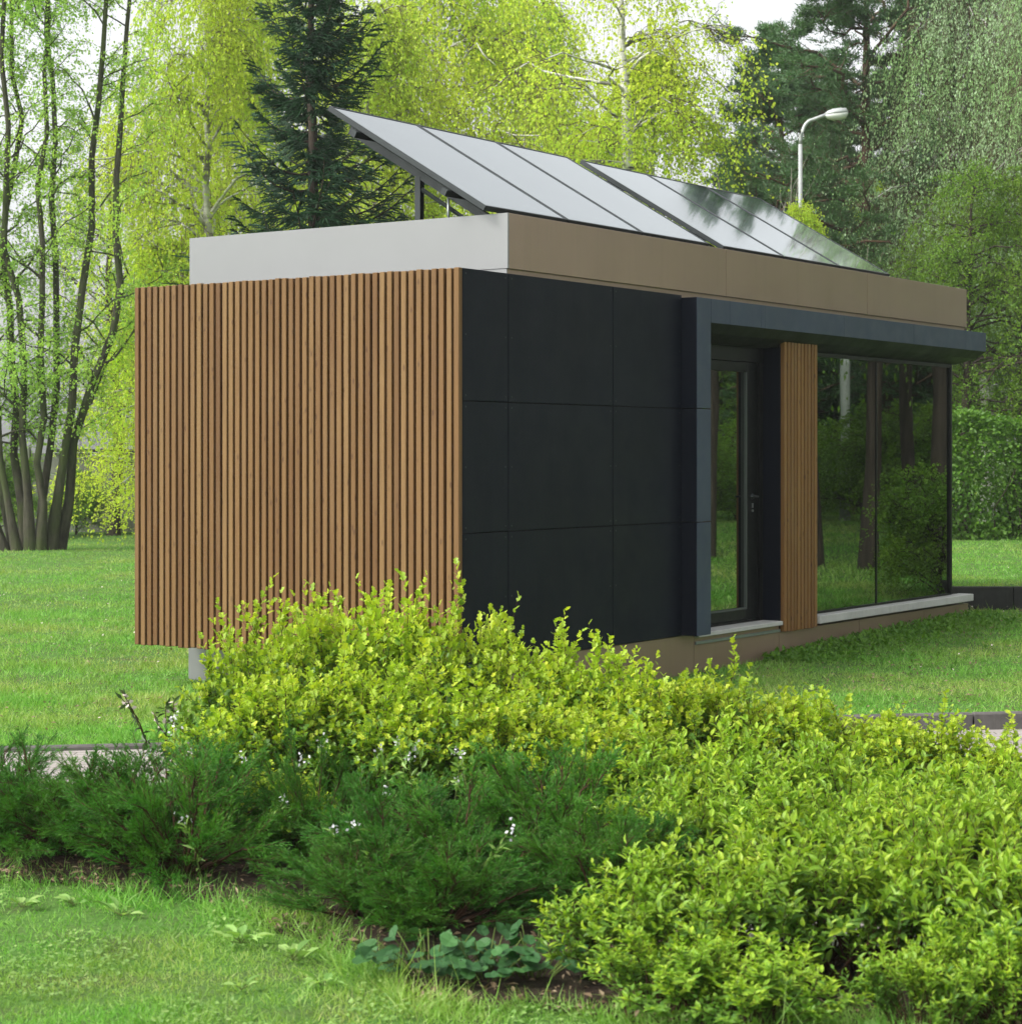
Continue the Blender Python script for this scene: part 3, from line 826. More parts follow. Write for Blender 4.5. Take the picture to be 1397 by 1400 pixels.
def cladding():
    cols = [0.0, 0.598, 2.0, 3.05]; zs = [ZB, ZB + 0.9167, ZB + 1.8333, ZT]
    g = 0.004
    for i in range(3):
        for j in range(3):
            x0, x1 = cols[i] + (g if i else 0.046), cols[i + 1] - g
            if i == 0: x0 = 0.0465
            z0, z1 = zs[j] + (g if j else 0), zs[j + 1] - (g if j < 2 else 0)
            b = MB(); b.bbox(x0, x1, 0.0, 0.012, z0, z1, 0.0015)
            nx = 2 if i != 1 else 3
            for xx in ([x0 + 0.035, x1 - 0.035]):
                for zz in (z0 + 0.035, (z0 + z1) / 2, z1 - 0.035):
                    b.tube([(xx, 0.001, zz), (xx, -0.003, zz)], 0.006, 8, 1)
            b.build('cladding_panel', [M['panel'], M['steel']], house)
    b = MB(); b.box(0.075, 3.05, 0.014, 0.032, ZB + 0.01, ZT - 0.006); b.build('cladding_backing', M['joint'], house)
cladding()

def body():
    # plinth: brown towards the facade, light grey towards the slat wall
    b = MB()
    xs = [0.657, 3.27, 4.77, 6.4, 7.9, 9.04]
    for a, c in zip(xs[:-1], xs[1:]): b.box(a + (0.003 if a > 0.7 else 0), c - 0.003, 0.015, 0.13, -0.3, 0.322 if c <= 4.78 else 0.235)
    b.box(0.657, 9.03, 0.131, 3.12, -0.3, 0.32)
    b.build('plinth', M['bronze'], house)
    e = MB(); e.box(0.640, 0.6555, 0.02, 3.14, -0.3, 0.36); e.build('plinth_end', M['lightgrey'], house)
    # strip of wall between cladding and roof edge
    b = MB(); b.box(0.658, 9.03, 0.055, 0.12, 3.06, 3.13); b.build('wall_strip', M['bronze'], house)
    b = MB(); b.box(0.647, 0.6565, 0.05, 3.12, 3.05, 3.125); b.build('wall_strip_end', M['lightgrey'], house)
    # roof edge
    b = MB(); zs = (3.122, 3.518)
    for a, c in ((0.6585, 3.85), (3.856, 6.62), (6.626, 9.045)): b.bbox(a, c, 0.035, 0.06, zs[0], zs[1], 0.002)
    b.box(0.69, 9.03, 0.0605, 0.28, zs[0] + 0.003, zs[0] + 0.02)
    b.box(9.02, 9.043, 0.061, 3.11, zs[0], zs[1] - 0.001)
    b.build('roof_fascia', M['bronze'], house)
    b = MB(); b.bbox(0.640, 0.6565, 0.035, 3.13, zs[0], zs[1] + 0.001, 0.002); b.build('roof_fascia_end', M['lightgrey'], house)
    b = MB(); b.box(0.66, 9.01, 0.062, 3.10, 3.40, 3.45); b.box(0.66, 9.01, 3.101, 3.12, 3.13, 3.50); b.build('roof', M['roofing'], house)
    # walls of the room
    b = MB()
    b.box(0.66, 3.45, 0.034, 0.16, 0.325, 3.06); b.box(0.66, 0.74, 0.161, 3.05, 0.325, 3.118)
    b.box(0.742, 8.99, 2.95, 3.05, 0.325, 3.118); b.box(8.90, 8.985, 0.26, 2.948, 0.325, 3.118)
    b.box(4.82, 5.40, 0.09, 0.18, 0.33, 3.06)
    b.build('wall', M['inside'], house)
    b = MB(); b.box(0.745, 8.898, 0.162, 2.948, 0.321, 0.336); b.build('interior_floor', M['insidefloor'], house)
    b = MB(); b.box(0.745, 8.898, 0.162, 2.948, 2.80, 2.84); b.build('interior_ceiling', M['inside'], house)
body()

def portal():
    zs = [ZB, ZB + 0.9167, ZB + 1.8333, 3.06]
    b = MB()
    for j in range(3):
        b.bbox(3.052, 3.276, -0.1345, 0.03, zs[j] + (0.004 if j else 0), zs[j + 1] - (0.004 if j < 2 else 0), 0.002)
    fin = b.build('entrance_fin', M['panel'], house)
    for j in range(3):
        b = MB(); b.bbox(3.052, 3.278, -0.1400, -0.1350, zs[j] + (0.004 if j else 0), zs[j + 1] - (0.004 if j < 2 else 0), 0.0015)
        b.build('front_plate', M['trim'], fin)
    # canopy: upright front and sloping underside, wrapping the far corner
    b = MB(); x0, x1, y0, yb = 3.282, 9.14, -0.14, 3.0
    cuts = [3.282, 3.6, 4.15, 4.22, 5.75, 7.3, 8.6, 9.14]
    for a, c in zip(cuts[:-1], cuts[1:]):
        b.bbox(a + 0.001, c - 0.001, y0, y0 + 0.02, 2.865, 3.06, 0.0012)
    b.box(x0, x1 - 0.001, y0 + 0.021, 0.052, 3.035, 3.056)           # top
    b.box(x1 - 0.02, x1, y0 + 0.021, yb, 2.865, 3.06)               # end return
    f = b.build('canopy', M['trim'], house)
    s = MB()
    rings = []
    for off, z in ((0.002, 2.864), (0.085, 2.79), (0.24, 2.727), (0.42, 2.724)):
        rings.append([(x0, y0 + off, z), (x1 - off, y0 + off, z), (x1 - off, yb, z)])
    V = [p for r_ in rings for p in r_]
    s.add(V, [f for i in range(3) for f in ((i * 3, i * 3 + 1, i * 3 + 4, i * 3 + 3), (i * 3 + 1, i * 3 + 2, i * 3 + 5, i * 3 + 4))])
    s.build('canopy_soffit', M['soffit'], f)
portal()

def door():
    fr = MB(); y = 0.17
    # fixed frame
    fr.box(3.30, 3.55, y, y + 0.08, 0.335, 2.722); fr.box(4.70, 4.765, y, y + 0.08, 0.335, 2.722)
    fr.box(3.552, 4.698, y, y + 0.08, 2.60, 2.722); fr.box(3.552, 4.698, y + 0.01, y + 0.08, 0.335, 0.352)
    fr.build('door_frame', M['frame'], house)
    d = MB(); y2 = y + 0.018
    d.bbox(3.556, 3.66, y2, y2 + 0.06, 0.356, 2.594, 0.002); d.bbox(4.50, 4.696, y2, y2 + 0.06, 0.356, 2.594, 0.002)
    d.bbox(3.661, 4.499, y2, y2 + 0.06, 2.51, 2.594, 0.002); d.bbox(3.661, 4.499, y2, y2 + 0.06, 0.356, 0.445, 0.002)
    dr = d.build('door', M['frame'], house)
    b = MB(); b.box(4.482, 4.499, y2 - 0.004, y2 + 0.02, 0.446, 2.508); b.box(3.662, 4.481, y2 - 0.004, y2 + 0.02, 0.446, 0.46); b.build('glazing_bead', M['bead'], dr)
    p = MB(); p.box(3.662, 4.481, y2 + 0.022, y2 + 0.034, 0.447, 2.509); p.build('glass_pane', M['doorglass'], dr)
    h = MB()
    h.tube([(4.60, y2, 1.425), (4.60, y2 - 0.055, 1.425)], 0.009, 10); h.tube([(4.612, y2 - 0.05, 1.425), (4.47, y2 - 0.05, 1.425)], 0.0085, 10)
    h.tube([(4.60, y2 - 0.001, 1.425), (4.60, y2 - 0.008, 1.425)], 0.026, 16)
    h.build('handle', M['steel'], dr, True)
    k = MB(); k.box(4.592, 4.608, y2 - 0.008, y2, 1.325, 1.365); k.tube([(4.60, y2, 1.30), (4.60, y2 - 0.01, 1.30)], 0.011, 12); k.build('lock', M['chrome'], dr)
    # reveals
    for a, c, e in ((4.768, 4.778, 0.003), (3.282, 3.296, 0.031)):
        r = MB(); r.box(a, c, e, 0.25, 0.335, 2.73); r.build('door_reveal', M['panel'], house)
    s = MB(); s.bbox(3.282, 4.766, -0.028, 0.169, 0.297, 0.334, 0.004); s.build('door_sill', M['sill'], house)
    s = MB(); s.bbox(3.284, 4.775, 0.0, 0.0145, 0.235, 0.262, 0.003); s.build('drip_strip', M['alu'], house)
door()

def slat_panel():
    b = MB(); rng = random.Random(8); n = 10; x0, x1 = 4.79, 5.45; p = (x1 - x0) / n
    for k in range(n):
        b.bbox(x0 + k * p, x0 + k * p + p * 0.74, -0.028 + rng.uniform(-.002, .002), 0.014, 0.235 + rng.uniform(-.004, .004), 2.80, 0.003)
    b.build('slat_panel', M['wood_oiled'], house)
    c = MB(); c.box(4.782, 5.448, 0.016, 0.03, 0.24, 2.79); c.build('panel_backing', M['joint'], house)
slat_panel()

def window():
    y = 0.085
    fr = MB()
    fr.box(5.452, 5.475, y - 0.01, y + 0.06, 0.338, 2.722); fr.box(5.4755, 8.72, y - 0.008, y + 0.06, 0.338, 0.352); fr.box(5.4755, 8.72, y - 0.008, y + 0.06, 2.69, 2.722)
    fr.box(8.7205, 8.745, y - 0.01, y + 0.06, 0.338, 2.722)
    w = fr.build('window', M['frame'], house)
    m = MB(); m.box(6.942, 6.958, y + 0.004, y + 0.05, 0.353, 2.689); m.build('mullion', M['frame'], w)
    for a, c in ((5.476, 6.941), (6.959, 8.719)):
        p = MB(); p.box(a, c, y + 0.012, y + 0.024, 0.353, 2.689); p.build('glass_pane', M['glass'], w)
    r = MB(); r.box(8.747, 8.90, y + 0.05, y + 0.17, 0.338, 2.722); r.build('corner_post', M['frame'], house)
    # end window of the far side
    s = MB()
    s.bbox(5.455, 9.04, -0.045, 0.12, 0.262, 0.334, 0.005); s.build('window_sill', M['sill'], house)
window()

# things inside the room, seen dimly through the glass
def table():
    t = empty('table', H2W(6.0, 1.2, 0.336), RZ, 'pale table standing inside behind the left window pane', 'table')
    b = MB(); b.bbox(-0.6, 0.6, -0.35, 0.35, 0.70, 0.735, 0.006); b.build('table_top', M['sill'], t)
    for sx in (-0.55, 0.55):
        for sy in (-0.3, 0.3):
            q = MB(); q.tube([(sx, sy, 0), (sx, sy, 0.70)], [0.016, 0.022], 8); q.build('leg', M['steel'], t, True)
table()

# ------------------------------------------------------------------ solar panels
TILT = R(30.6); LOWZ = 3.565; LOWS = 0.15
def solar():
    w = 1.07; Ls = 1.675
    def make(w):
        root = empty('solar_panel', (0, 0, 0))
        g = MB(); g.box(0.018, w - 0.018, 0.018, Ls - 0.018, -0.012, -0.004); g.build('cell_face', M['solar'], root)
        f = MB()
        f.bbox(0, 0.018, 0, Ls, -0.04, 0, 0.002); f.bbox(w - 0.018, w, 0, Ls, -0.04, 0, 0.002)
        f.bbox(0.0182, w - 0.0182, 0, 0.018, -0.04, 0, 0.002); f.bbox(0.0182, w - 0.0182, Ls - 0.018, Ls, -0.04, 0, 0.002)
        f.build('panel_frame', M['steel'], root)
        b = MB(); b.box(0.0185, w - 0.0185, 0.0185, Ls - 0.0185, -0.02, -0.014); b.build('back_sheet', M['lightgrey'], root)
        j = MB(); j.bbox(w / 2 - 0.06, w / 2 + 0.06, Ls - 0.3, Ls - 0.18, -0.045, -0.021, 0.004); j.build('junction_box', M['steel'], root)
        return root
    names = ['solar panel nearest the light grey roof end, its raised edge beside the spruce', 'second solar panel from the light grey roof end', 'third solar panel from the light grey roof end, just before the gap',
             'fourth solar panel from the light grey roof end, just after the gap', 'fifth solar panel from the light grey roof end', 'solar panel farthest from the light grey roof end, mirroring dark trees']
    P = None
    t0 = [0.53 + k * 1.088 for k in range(3)] + [4.02 + k * 1.128 for k in range(3)]
    for k in range(6):
        if k == 0: o = P = make(1.075)
        elif k == 3: o = P = make(1.115)
        else: o = copy_tree(P)
        o.location = H2W(t0[k], LOWS, LOWZ); o.rotation_euler = (TILT, 0, RZ)
        tag(o, names[k], 'solar panel', 'solar panels on the roof')
    ct, st = math.cos(TILT), math.sin(TILT)
    for q, (a, c, lab) in enumerate(((0.53, 3.79, 'dark steel rack under the nearer three solar panels'), (4.02, 7.39, 'dark steel rack under the farther three solar panels'))):
        rk = empty('mounting_rack', H2W(a, LOWS, 3.45), RZ, lab, 'solar rack', 'racks carrying the solar panels')
        L = c - a; z0 = LOWZ - 3.45
        for yy in (0.35, 1.32):
            b = MB(); y, z = yy * ct, z0 + yy * st
            n = Vector((0, -st, ct)); o = Vector((0, y, z)) - n * 0.068
            u = Vector((0, ct, st)) * 0.025; v = n * 0.025
            poly = [o - u - v, o + u - v, o + u + v, o - u + v]
            b.prism([(p.y, p.z) for p in poly], 'x', -0.05, L + 0.05); b.build('rail', M['steel'], rk)
        for xx in (0.24, L / 2, L - 0.10):
            b = MB()
            o0 = Vector((0, 0.0, z0)) - Vector((0, -st, ct)) * 0.125; o1 = o0 + Vector((0, ct, st)) * 1.58
            n = Vector((0, -st, ct)) * 0.03
            b.prism([(p.y, p.z) for p in (o0 - n, o1 - n, o1 + n, o0 + n)], 'x', xx - 0.022, xx + 0.022); b.build('rafter', M['alu'] if False else M['steel'], rk)
            y = 0.90 * ct
            p = MB(); p.box(xx - 0.025, xx + 0.025, y - 0.025, y + 0.025, 0, z0 + 0.90 * st - 0.17); p.build('post', M['steel'], rk)
            p = MB(); p.tube([(xx, y - 0.02, z0 + 0.90 * st - 0.26), (xx, y - 0.52, 0.005)], 0.018, 6); p.build('brace', M['steel'], rk)
            p = MB(); p.box(xx - 0.02, xx + 0.02, 0.03, 0.07, 0, z0 - 0.085); p.build('foot', M['steel'], rk)
    rd = empty('roof_rod', H2W(0.72, 0.62, 3.45), RZ, 'thin grey rod standing on the roof under the nearest solar panel', 'rod')
    b = MB(); b.tube([(0, 0, 0), (0, 0, 0.22)], 0.011, 8); b.build('rod', M['alu'], rd, True)
    b = MB(); b.tube([(0, 0, 0), (0, 0, 0.03)], [0.06, 0.05], 14); b.build('base', M['concrete'], rd, True)
solar()

# ------------------------------------------------------------------ walls, fence, lamp, pole
def edging():
    b = MB(); rng = random.Random(2); x = 4.3
    while x < 6.4:
        b.bbox(x, x + 1.19, 22.62, 22.74, -0.05, 0.335 + rng.uniform(-.006, .006), 0.006); x += 1.2
    tag(b.build('low_wall', M['tarred']), 'low dark retaining wall below the lawn bank right of the house', 'wall')
edging()

def fence():
    r = empty('concrete_fence', (-16, 47, 0), 0, 'grey concrete panel fence behind the trees at left', 'fence')
    for k in range(6):
        b = MB(); x = k * 2.5
        for j in range(4): b.bbox(x + 0.09, x + 2.41, -0.03, 0.03, -0.1 + j * 0.48, -0.1 + j * 0.48 + 0.472, 0.012)
        b.build('panel', M['concrete_old'], r)
        p = MB(); p.bbox(x - 0.085, x + 0.085, -0.08, 0.08, -0.1, 1.95, 0.01); p.build('post', M['concrete_old'], r)
    b = MB(); b.box(5.6, 10.5, -0.14, 0.14, 1.83, 1.90); b.build('capping', M['tarred'], r)
fence()

def lamp():
    D = 42.0; r = empty('street_lamp', (px2x(1094, D), D, 0), 0, 'grey street lamp with curved arm among the pines', 'street lamp')
    zt = EYE + (HY - 160) * D / FPX
    b = MB(); b.tube([(0, 0, 0), (0, 0, 2.0), (0, 0, 2.05), (0, 0, zt - 0.55)], [0.085, 0.075, 0.055, 0.042], 12); b.build('pole', M['lamp_grey'], r, True)
    b = MB(); pts = [(0, 0, zt - 0.55)]
    for k in range(1, 9):
        a = k / 8 * math.pi / 2; pts.append((0.26 * (1 - math.cos(a)), 0, zt - 0.55 + 0.5 * math.sin(a)))
    pts += [(0.38, 0, zt), (0.52, 0, zt + 0.05)]
    b.tube(pts, 0.038, 10); b.build('arm', M['lamp_grey'], r, True)
    h = MB(); prof = [(0.0, 0.03), (0.06, 0.07), (0.16, 0.10), (0.30, 0.105), (0.42, 0.09), (0.47, 0.02)]
    V, F = [], []; N = 16
    for x, rr in prof:
        for j in range(N):
            a = 2 * math.pi * j / N; V.append((0.50 + x, rr * 1.25 * math.cos(a), zt + 0.06 + x * 0.10 + rr * max(-0.12, math.sin(a))))
    for i in range(len(prof) - 1):
        for j in range(N): F.append((i * N + j, i * N + (j + 1) % N, (i + 1) * N + (j + 1) % N, (i + 1) * N + j))
    F.append(list(range(N))); F.append([(len(prof) - 1) * N + j for j in range(N)])
    h.add(V, F); hd = h.build('lamp_head', M['lamp_grey'], r, True)
    g = MB(); V, F = [], []
    for x, rr in prof:
        for j in range(N):
            a = 2 * math.pi * j / N; V.append((0.50 + x, rr * 1.15 * math.cos(a), zt + 0.045 + x * 0.10 - rr * 1.25 * max(-0.05, -math.sin(a) * 1.0)))
    for i in range(len(prof) - 1):
        for j in range(N): F.append((i * N + j, i * N + (j + 1) % N, (i + 1) * N + (j + 1) % N, (i + 1) * N + j))
    g.add(V, F); g.build('diffuser', M['lamp_glass'], hd, True)
lamp()

# mirror image of the camera in the facade: where a thing must stand to be seen in the glass
MC = (-13.78, 9.563)
def refl(px, dist):
    k = (px - CX) / FPX; t = (0.359 + 14.2 * k) / (0.570 - 0.8216 * k)
    w = (CXY[0] + 0.57 * t - MC[0], CXY[1] + 0.8216 * t - MC[1]); L = math.hypot(*w)
    return MC[0] + w[0] / L * dist, MC[1] + w[1] / L * dist
def reflz(px, dist, dz=0.0):
    x, y = refl(px, dist); return (x, y, float(gz(x, y)) + dz)

def pole():
    r = empty('utility_pole', reflz(1166, 46), 0, 'pale concrete utility pole mirrored in the left window pane', 'utility pole')
    b = MB(); b.tube([(0, 0, 0), (0, 0, 9.5)], [0.115, 0.085], 14); b.build('pole', M['kerb_pale'], r, True)
    b = MB(); b.tube([(0, 0, 4.2), (0, 0, 4.26)], 0.118, 14); b.build('band', M['steel'], r, True)
    c = MB(); c.box(-0.8, 0.8, -0.05, 0.05, 8.9, 9.0); c.build('crossarm', M['lamp_grey'], r)
pole()

# ------------------------------------------------------------------ trees
def g3(px, D): x = px2x(px, D); return (x, D, float(gz(x, D)) - 0.03)

def trees():
    # many-stemmed tree at left
    rng = np.random.default_rng(21); H = 14.0
    parts, crown = [], []
    ends = [(-2.6, 0.4), (-1.75, -0.5), (-1.1, 0.3), (-0.35, -0.4), (0.35, 0.5), (0.75, -0.3), (1.55, 0.2), (2.3, 0.6), (-3.4, -0.2)]
    for k, (ex, ey) in enumerate(ends):
        n = 14; t = np.linspace(0, 1, n); h = H * rng.uniform(0.82, 1.05)
        bx, by = ex * 0.15, ey * 0.4
        P = np.stack([bx + (ex - bx) * (t * 1.5 - 0.62 * t ** 2), by + (ey - by) * t, -0.1 + h * t], 1)
        P[2:] += np.cumsum(rng.normal(size=(n - 2, 3)) * 0.10, 0)
        rr = rng.uniform(0.045, 0.078) * (1 - t) ** 0.6 + 0.01; rr[0] *= 1.9; rr[1] *= 1.15
        parts.append(tubes(P[None], rr[None], 9))
        nb = 26; hs = rng.uniform(0.16, 0.98, nb); p, tg = at_curve(P[None], np.zeros(nb, int), hs)
        az = rng.uniform(0, 2 * np.pi, nb)
        d = unit(np.stack([np.cos(az), np.sin(az), rng.uniform(0.5, 1.4, nb)], 1))
        Lb = rng.uniform(0.8, 2.1, nb) * (1.1 - 0.5 * hs)
        lb = curves(p, d, Lb, rng.uniform(0, 0.35, nb), 7, rng, 0.25)
        parts.append(tubes(lb, np.clip(Lb * 0.013, 0.008, 0.03)[:, None] * np.linspace(1, 0.3, 7)[None], 4))
        T = nb * 15; li = np.repeat(np.arange(nb), 15); p, tg = at_curve(lb, li, rng.uniform(0.15, 1, T))
        tw = curves(p, unit(tg * 0.6 + rand_dirs(rng, T) * 0.8), rng.uniform(0.25, 0.8, T), rng.uniform(0.1, 0.8, T), 5, rng, 0.25)
        parts.append(tubes(tw, np.broadcast_to(np.linspace(0.004, 0.0015, 5)[None], (T, 5)), 3) + (1,))
        crown.append(leaves_on(rng, tw, 19, 0.05, QUAD, 0.056, 0.7, 0.9, 0.3, 0.04, 0.4))
    tree_thing('multistem_tree', parts, crown, M['bark'], M['l_birch_green'], 'many stemmed leafy tree with dark mossy trunks on the left lawn', loc=g3(48, 37.7))

    # young tree by the fence
    p, c = deciduous(31, 9.0, 2.0, 1.6, 0.12, 40, 6, 5, 9, 0.4, 0.06, lift=(0.6, 1.3))
    tree_thing('young_tree', p, c, M['bark_dark'], M['l_birch_green'], 'slim young tree with dark trunk in front of the concrete fence', loc=g3(155, 45.5))

    # yellow-green birches behind the house
    pa, ca_ = deciduous(41, 12.6, 3.4, 1.4, 0.15, 80, 7, 6, 19, 1.05, 0.072, tw=(0.5, 1.4), lift=(0.5, 1.2), spread=0.6, jit=0.02)
    A = Placer(tree_thing('birch_tree', pa, ca_, M['birch'], M['l_birch'], 'x', twig=M['birch_twig']))
    pb, cb = deciduous(47, 12.0, 3.1, 1.0, 0.14, 76, 7, 6, 19, 1.05, 0.070, tw=(0.5, 1.4), lift=(0.5, 1.3), spread=0.6, jit=0.02)
    B = Placer(tree_thing('birch_tree', pb, cb, M['birch'], M['l_birch'], 'x', twig=M['birch_twig']))
    g = 'yellow green birches behind the house'
    A.put(g3(300, 43), 0.4, (0.9, 0.9, 1.0), 'yellow birch left of the dark spruce, above the timber slats', 'birch', g)
    B.put(g3(350, 50), 2.2, 1.12, 'tall yellow birch directly behind the dark spruce', 'birch', g)
    A.put(g3(600, 46), 1.9, 1.1, 'broad yellow birch rising behind the nearest solar panels', 'birch', g)
    B.put(g3(505, 41), 4.1, 0.92, 'yellow birch just right of the dark spruce', 'birch', g)
    B.put(g3(730, 52), 5.2, 1.15, 'yellow birch behind, left of the white birch trunk', 'birch', g)
    pc, cc = deciduous(53, 12.8, 2.8, 6.2, 0.18, 26, 7, 6, 15, 0.9, 0.068, tw=(0.5, 1.5), lift=(0.4, 1.1))
    W = Placer(tree_thing('white_birch', pc, cc, M['birch'], M['l_birch'], 'x', twig=M['birch_twig']))
    W.put(g3(840, 38.5), 0.3, 1.0, 'birch with a bare white trunk standing above the gap in the solar panels', 'birch')
    pd, cd = deciduous(59, 9.2, 2.3, 0.8, 0.11, 70, 7, 6, 20, 0.7, 0.066, tw=(0.35, 0.9), profile=lambda q: (1 - q) ** 0.6 * 1.05 + 0.08, lift=(0.5, 1.2))
    Dd = Placer(tree_thing('birch_tree', pd, cd, M['birch'], M['l_birch'], 'x', twig=M['birch_twig']))
    Dd.put(g3(925, 40), 1.0, (1.0, 1.0, 1.05), 'cone shaped yellow birch left of the street lamp', 'birch', g)
    Dd.put(g3(800, 43), 3.4, (1.05, 1.05, 0.95), 'low yellow birch around the foot of the white birch trunk', 'birch', g)
    Dd.put(g3(1104, 37), 2.0, (0.42, 0.42, 0.66), 'low yellow tree below the street lamp', 'tree', g)
    Dd.put(g3(1236, 54), 0.5, (0.9, 0.9, 0.98), 'yellow tree showing between the tall pine and the weeping birch', 'tree', g)
    Dd.put(g3(238, 44), 2.7, (0.8, 0.8, 0.70), 'low bright yellow birch at the left edge of the timber wall', 'birch', g)

    # spruce
    p, c = spruce(61, 9.6, 1.9, 0.12)
    tree_thing('spruce_tree', p, c, M['bark_dark'], M['l_spruce'], 'dark green spruce right behind the light grey roof edge', 'spruce', loc=g3(424, 26))

    # pines
    p, c = pine(71, 15.2, 3.3, 2.6, 0.14, 96)
    P1 = Placer(tree_thing('pine_tree', p, c, M['bark_pine'], M['l_pine'], 'x'))
    p, c = pine(73, 11.6, 2.6, 1.2, 0.11, 88)
    P2 = Placer(tree_thing('pine_tree', p, c, M['bark_pine'], M['l_pine'], 'x'))
    g = 'pines behind the street lamp'
    P1.put(g3(1186, 47), 0.7, 1.0, 'tall dark pine right of the street lamp', 'pine', g)
    P2.put(g3(1062, 52), 2.0, (1.05, 1.05, 1.05), 'shorter greyish pine left of the street lamp', 'pine', g)
    P2.put(g3(1130, 58), 4.4, (1.15, 1.15, 0.98), 'low pine between the two bigger pines', 'pine', g)
    P2.put(g3(1012, 60), 5.2, (1.1, 1.1, 0.9), 'dim pine at the left end of the pine row', 'pine', g)
    P2.put(g3(1225, 56), 1.2, (1.2, 1.2, 1.05), 'pine half hidden behind the weeping birch', 'pine', g)
    P1.put(g3(1100, 64), 3.3, (1.1, 1.1, 0.92), 'far pine behind the street lamp', 'pine', g)

    # pale bare saplings in front of the pines
    rng = np.random.default_rng(83); parts, crown = [], []
    n = 9; t = np.linspace(0, 1, 9)
    for k in range(n):
        ex = rng.uniform(-1.1, 1.1); h = rng.uniform(5.5, 8.3)
        P = np.stack([ex * 0.15 + ex * t ** 1.4, rng.uniform(-.5, .5) * t, h * t], 1) + np.cumsum(rng.normal(size=(9, 3)) * 0.04, 0)
        parts.append(tubes(P[None], (0.026 * (1 - t) + 0.008)[None], 5))
        nb = 9; p, tg = at_curve(P[None], np.zeros(nb, int), rng.uniform(0.35, 0.95, nb))
        tw = curves(p, unit(tg + rand_dirs(rng, nb) * 0.6), rng.uniform(0.4, 1.2, nb), np.full(nb, -0.1), 5, rng, 0.15)
        parts.append(tubes(tw, np.broadcast_to(np.linspace(0.01, 0.004, 5)[None], (nb, 5)), 3))
        crown.append(leaves_on(rng, tw, 2, 0.3, QUAD, 0.05, 0.7))
    S = Placer(tree_thing('pale_sapling', parts, crown, M['pale_twig'], M['l_birch_green'], 'x'))
    S.put(g3(1052, 43), 0, 1.0, 'pale bare stemmed saplings left of the street lamp', 'sapling', 'pale saplings')
    S.put(g3(1150, 40), 1.8, (0.9, 0.9, 0.72), 'pale leaning saplings right of the street lamp', 'sapling', 'pale saplings')

    # weeping birch at right
    p, c = deciduous(91, 13.6, 2.5, 5.4, 0.17, 84, 7, 6, 38, 1.7, 0.062, tw=(0.9, 2.6), lift=(0.4, 1.1), wr=0.55, zmin=4.4, spread=0.35, jit=0.014)
    WB = Placer(tree_thing('weeping_birch', p, c, M['birch'], M['l_weep'], 'x', twig=M['birch_twig']))
    WB.put(g3(1352, 45), 0.9, 1.0, 'weeping birch with hanging silvery green twigs above the right roof end', 'birch')
    WB.put(g3(1455, 43), 3.9, (1.0, 1.0, 1.0), 'second weeping birch at the right picture edge', 'birch')

    # right hand broadleaved trees
    p, c = deciduous(101, 10.5, 3.2, 1.5, 0.17, 62, 7, 6, 15, 0.5, 0.075, lift=(0.2, 0.9))
    G = Placer(tree_thing('green_tree', p, c, M['bark_dark'], M['l_green'], 'x'))
    p, c = deciduous(103, 12.0, 3.6, 3.4, 0.21, 58, 7, 6, 14, 0.5, 0.08, lift=(0.2, 0.9))
    G2 = Placer(tree_thing('green_tree', p, c, M['bark_dark'], M['l_green'], 'x'))
    g = 'green broadleaved trees beyond the right hedge'
    G.put(g3(1392, 40), 0.2, 0.66, 'bright green tree behind the clipped hedge at right edge', 'tree', g)
    G2.put(g3(1319, 39), 1.2, (0.5, 0.5, 0.58), 'tree with dark bare trunk seen between canopy end and hedge', 'tree', g)
    G.put(g3(1290, 50), 2.5, 0.8, 'green tree behind the far end of the roof', 'tree', g)
    G.put(g3(1465, 50), 4.5, 1.1, 'tall green tree beyond the right picture edge', 'tree', g)
    # wood mirrored in the glass
    g = 'trees mirrored in the window and door glass'
    spots = [(992, 52, 0, 0.95, 'far tree mirrored deep in the door glass'), (1040, 58, 0, 1.05, 'tree mirrored behind the door stile'),
             (996, 33, 1, (0.58, 0.58, 1.3), 'tall tree whose pale trunk is mirrored in the door glass'), (1128, 31, 1, (0.58, 0.58, 1.3), 'tall tree added to shade the lawn, mirrored at the left edge of the glazing'), (1204, 30, 1, (0.58, 0.58, 1.3), 'tall shading tree mirrored as the dark trunk at the mullion'), (1262, 36, 1, (0.58, 0.58, 1.3), 'tall tree added to shade the lawn, mirrored in the middle of the far pane'), (1300, 30.5, 1, (0.58, 0.58, 1.3), 'tall shading tree mirrored as the last trunk of the glazing'),  # trunks mirror in the glass; crowns added overhead to shade the lawn
             (1193, 56, 1, 1.0, 'dark trunked tree mirrored beside the window mullion'), (1262, 60, 0, 1.1, 'tree mirrored in the middle of the right pane'), (1296, 54, 1, 1.0, 'tree mirrored at the far window corner')]
    for px, d, k, sc, lab in spots:
        (G if k == 0 else G2).put(reflz(px, d, -0.03), px * 0.37, sc, lab, 'tree', g)
    for px, d, lab in ((1215, 68, 'pine mirrored behind the window mullion'), (1150, 72, 'pine mirrored behind the pale pole'), (1280, 70, 'pine mirrored in the far pane'), (1128, 53, 'pine mirrored left of the pale pole'), (1172, 51, 'pine mirrored just right of the pale pole'), (1222, 50, 'dark pine mirrored in the middle of the glazing'), (1250, 52, 'dark pine mirrored left in the far pane'), (1305, 50, 'dark pine mirrored at the far end of the glazing'), (975, 54, 'pine mirrored at the left of the door glass'), (1010, 70, 'pine mirrored high in the door glass')):
        P1.put(reflz(px, d, -0.03), px * 0.11, 0.95, lab, 'pine', 'pines mirrored in the glass')
    p, c = deciduous(113, 2.6, 1.7, 0.15, 0.05, 40, 6, 6, 13, 0.3, 0.07, tw=(0.25, 0.6), lift=(0.3, 1.2))
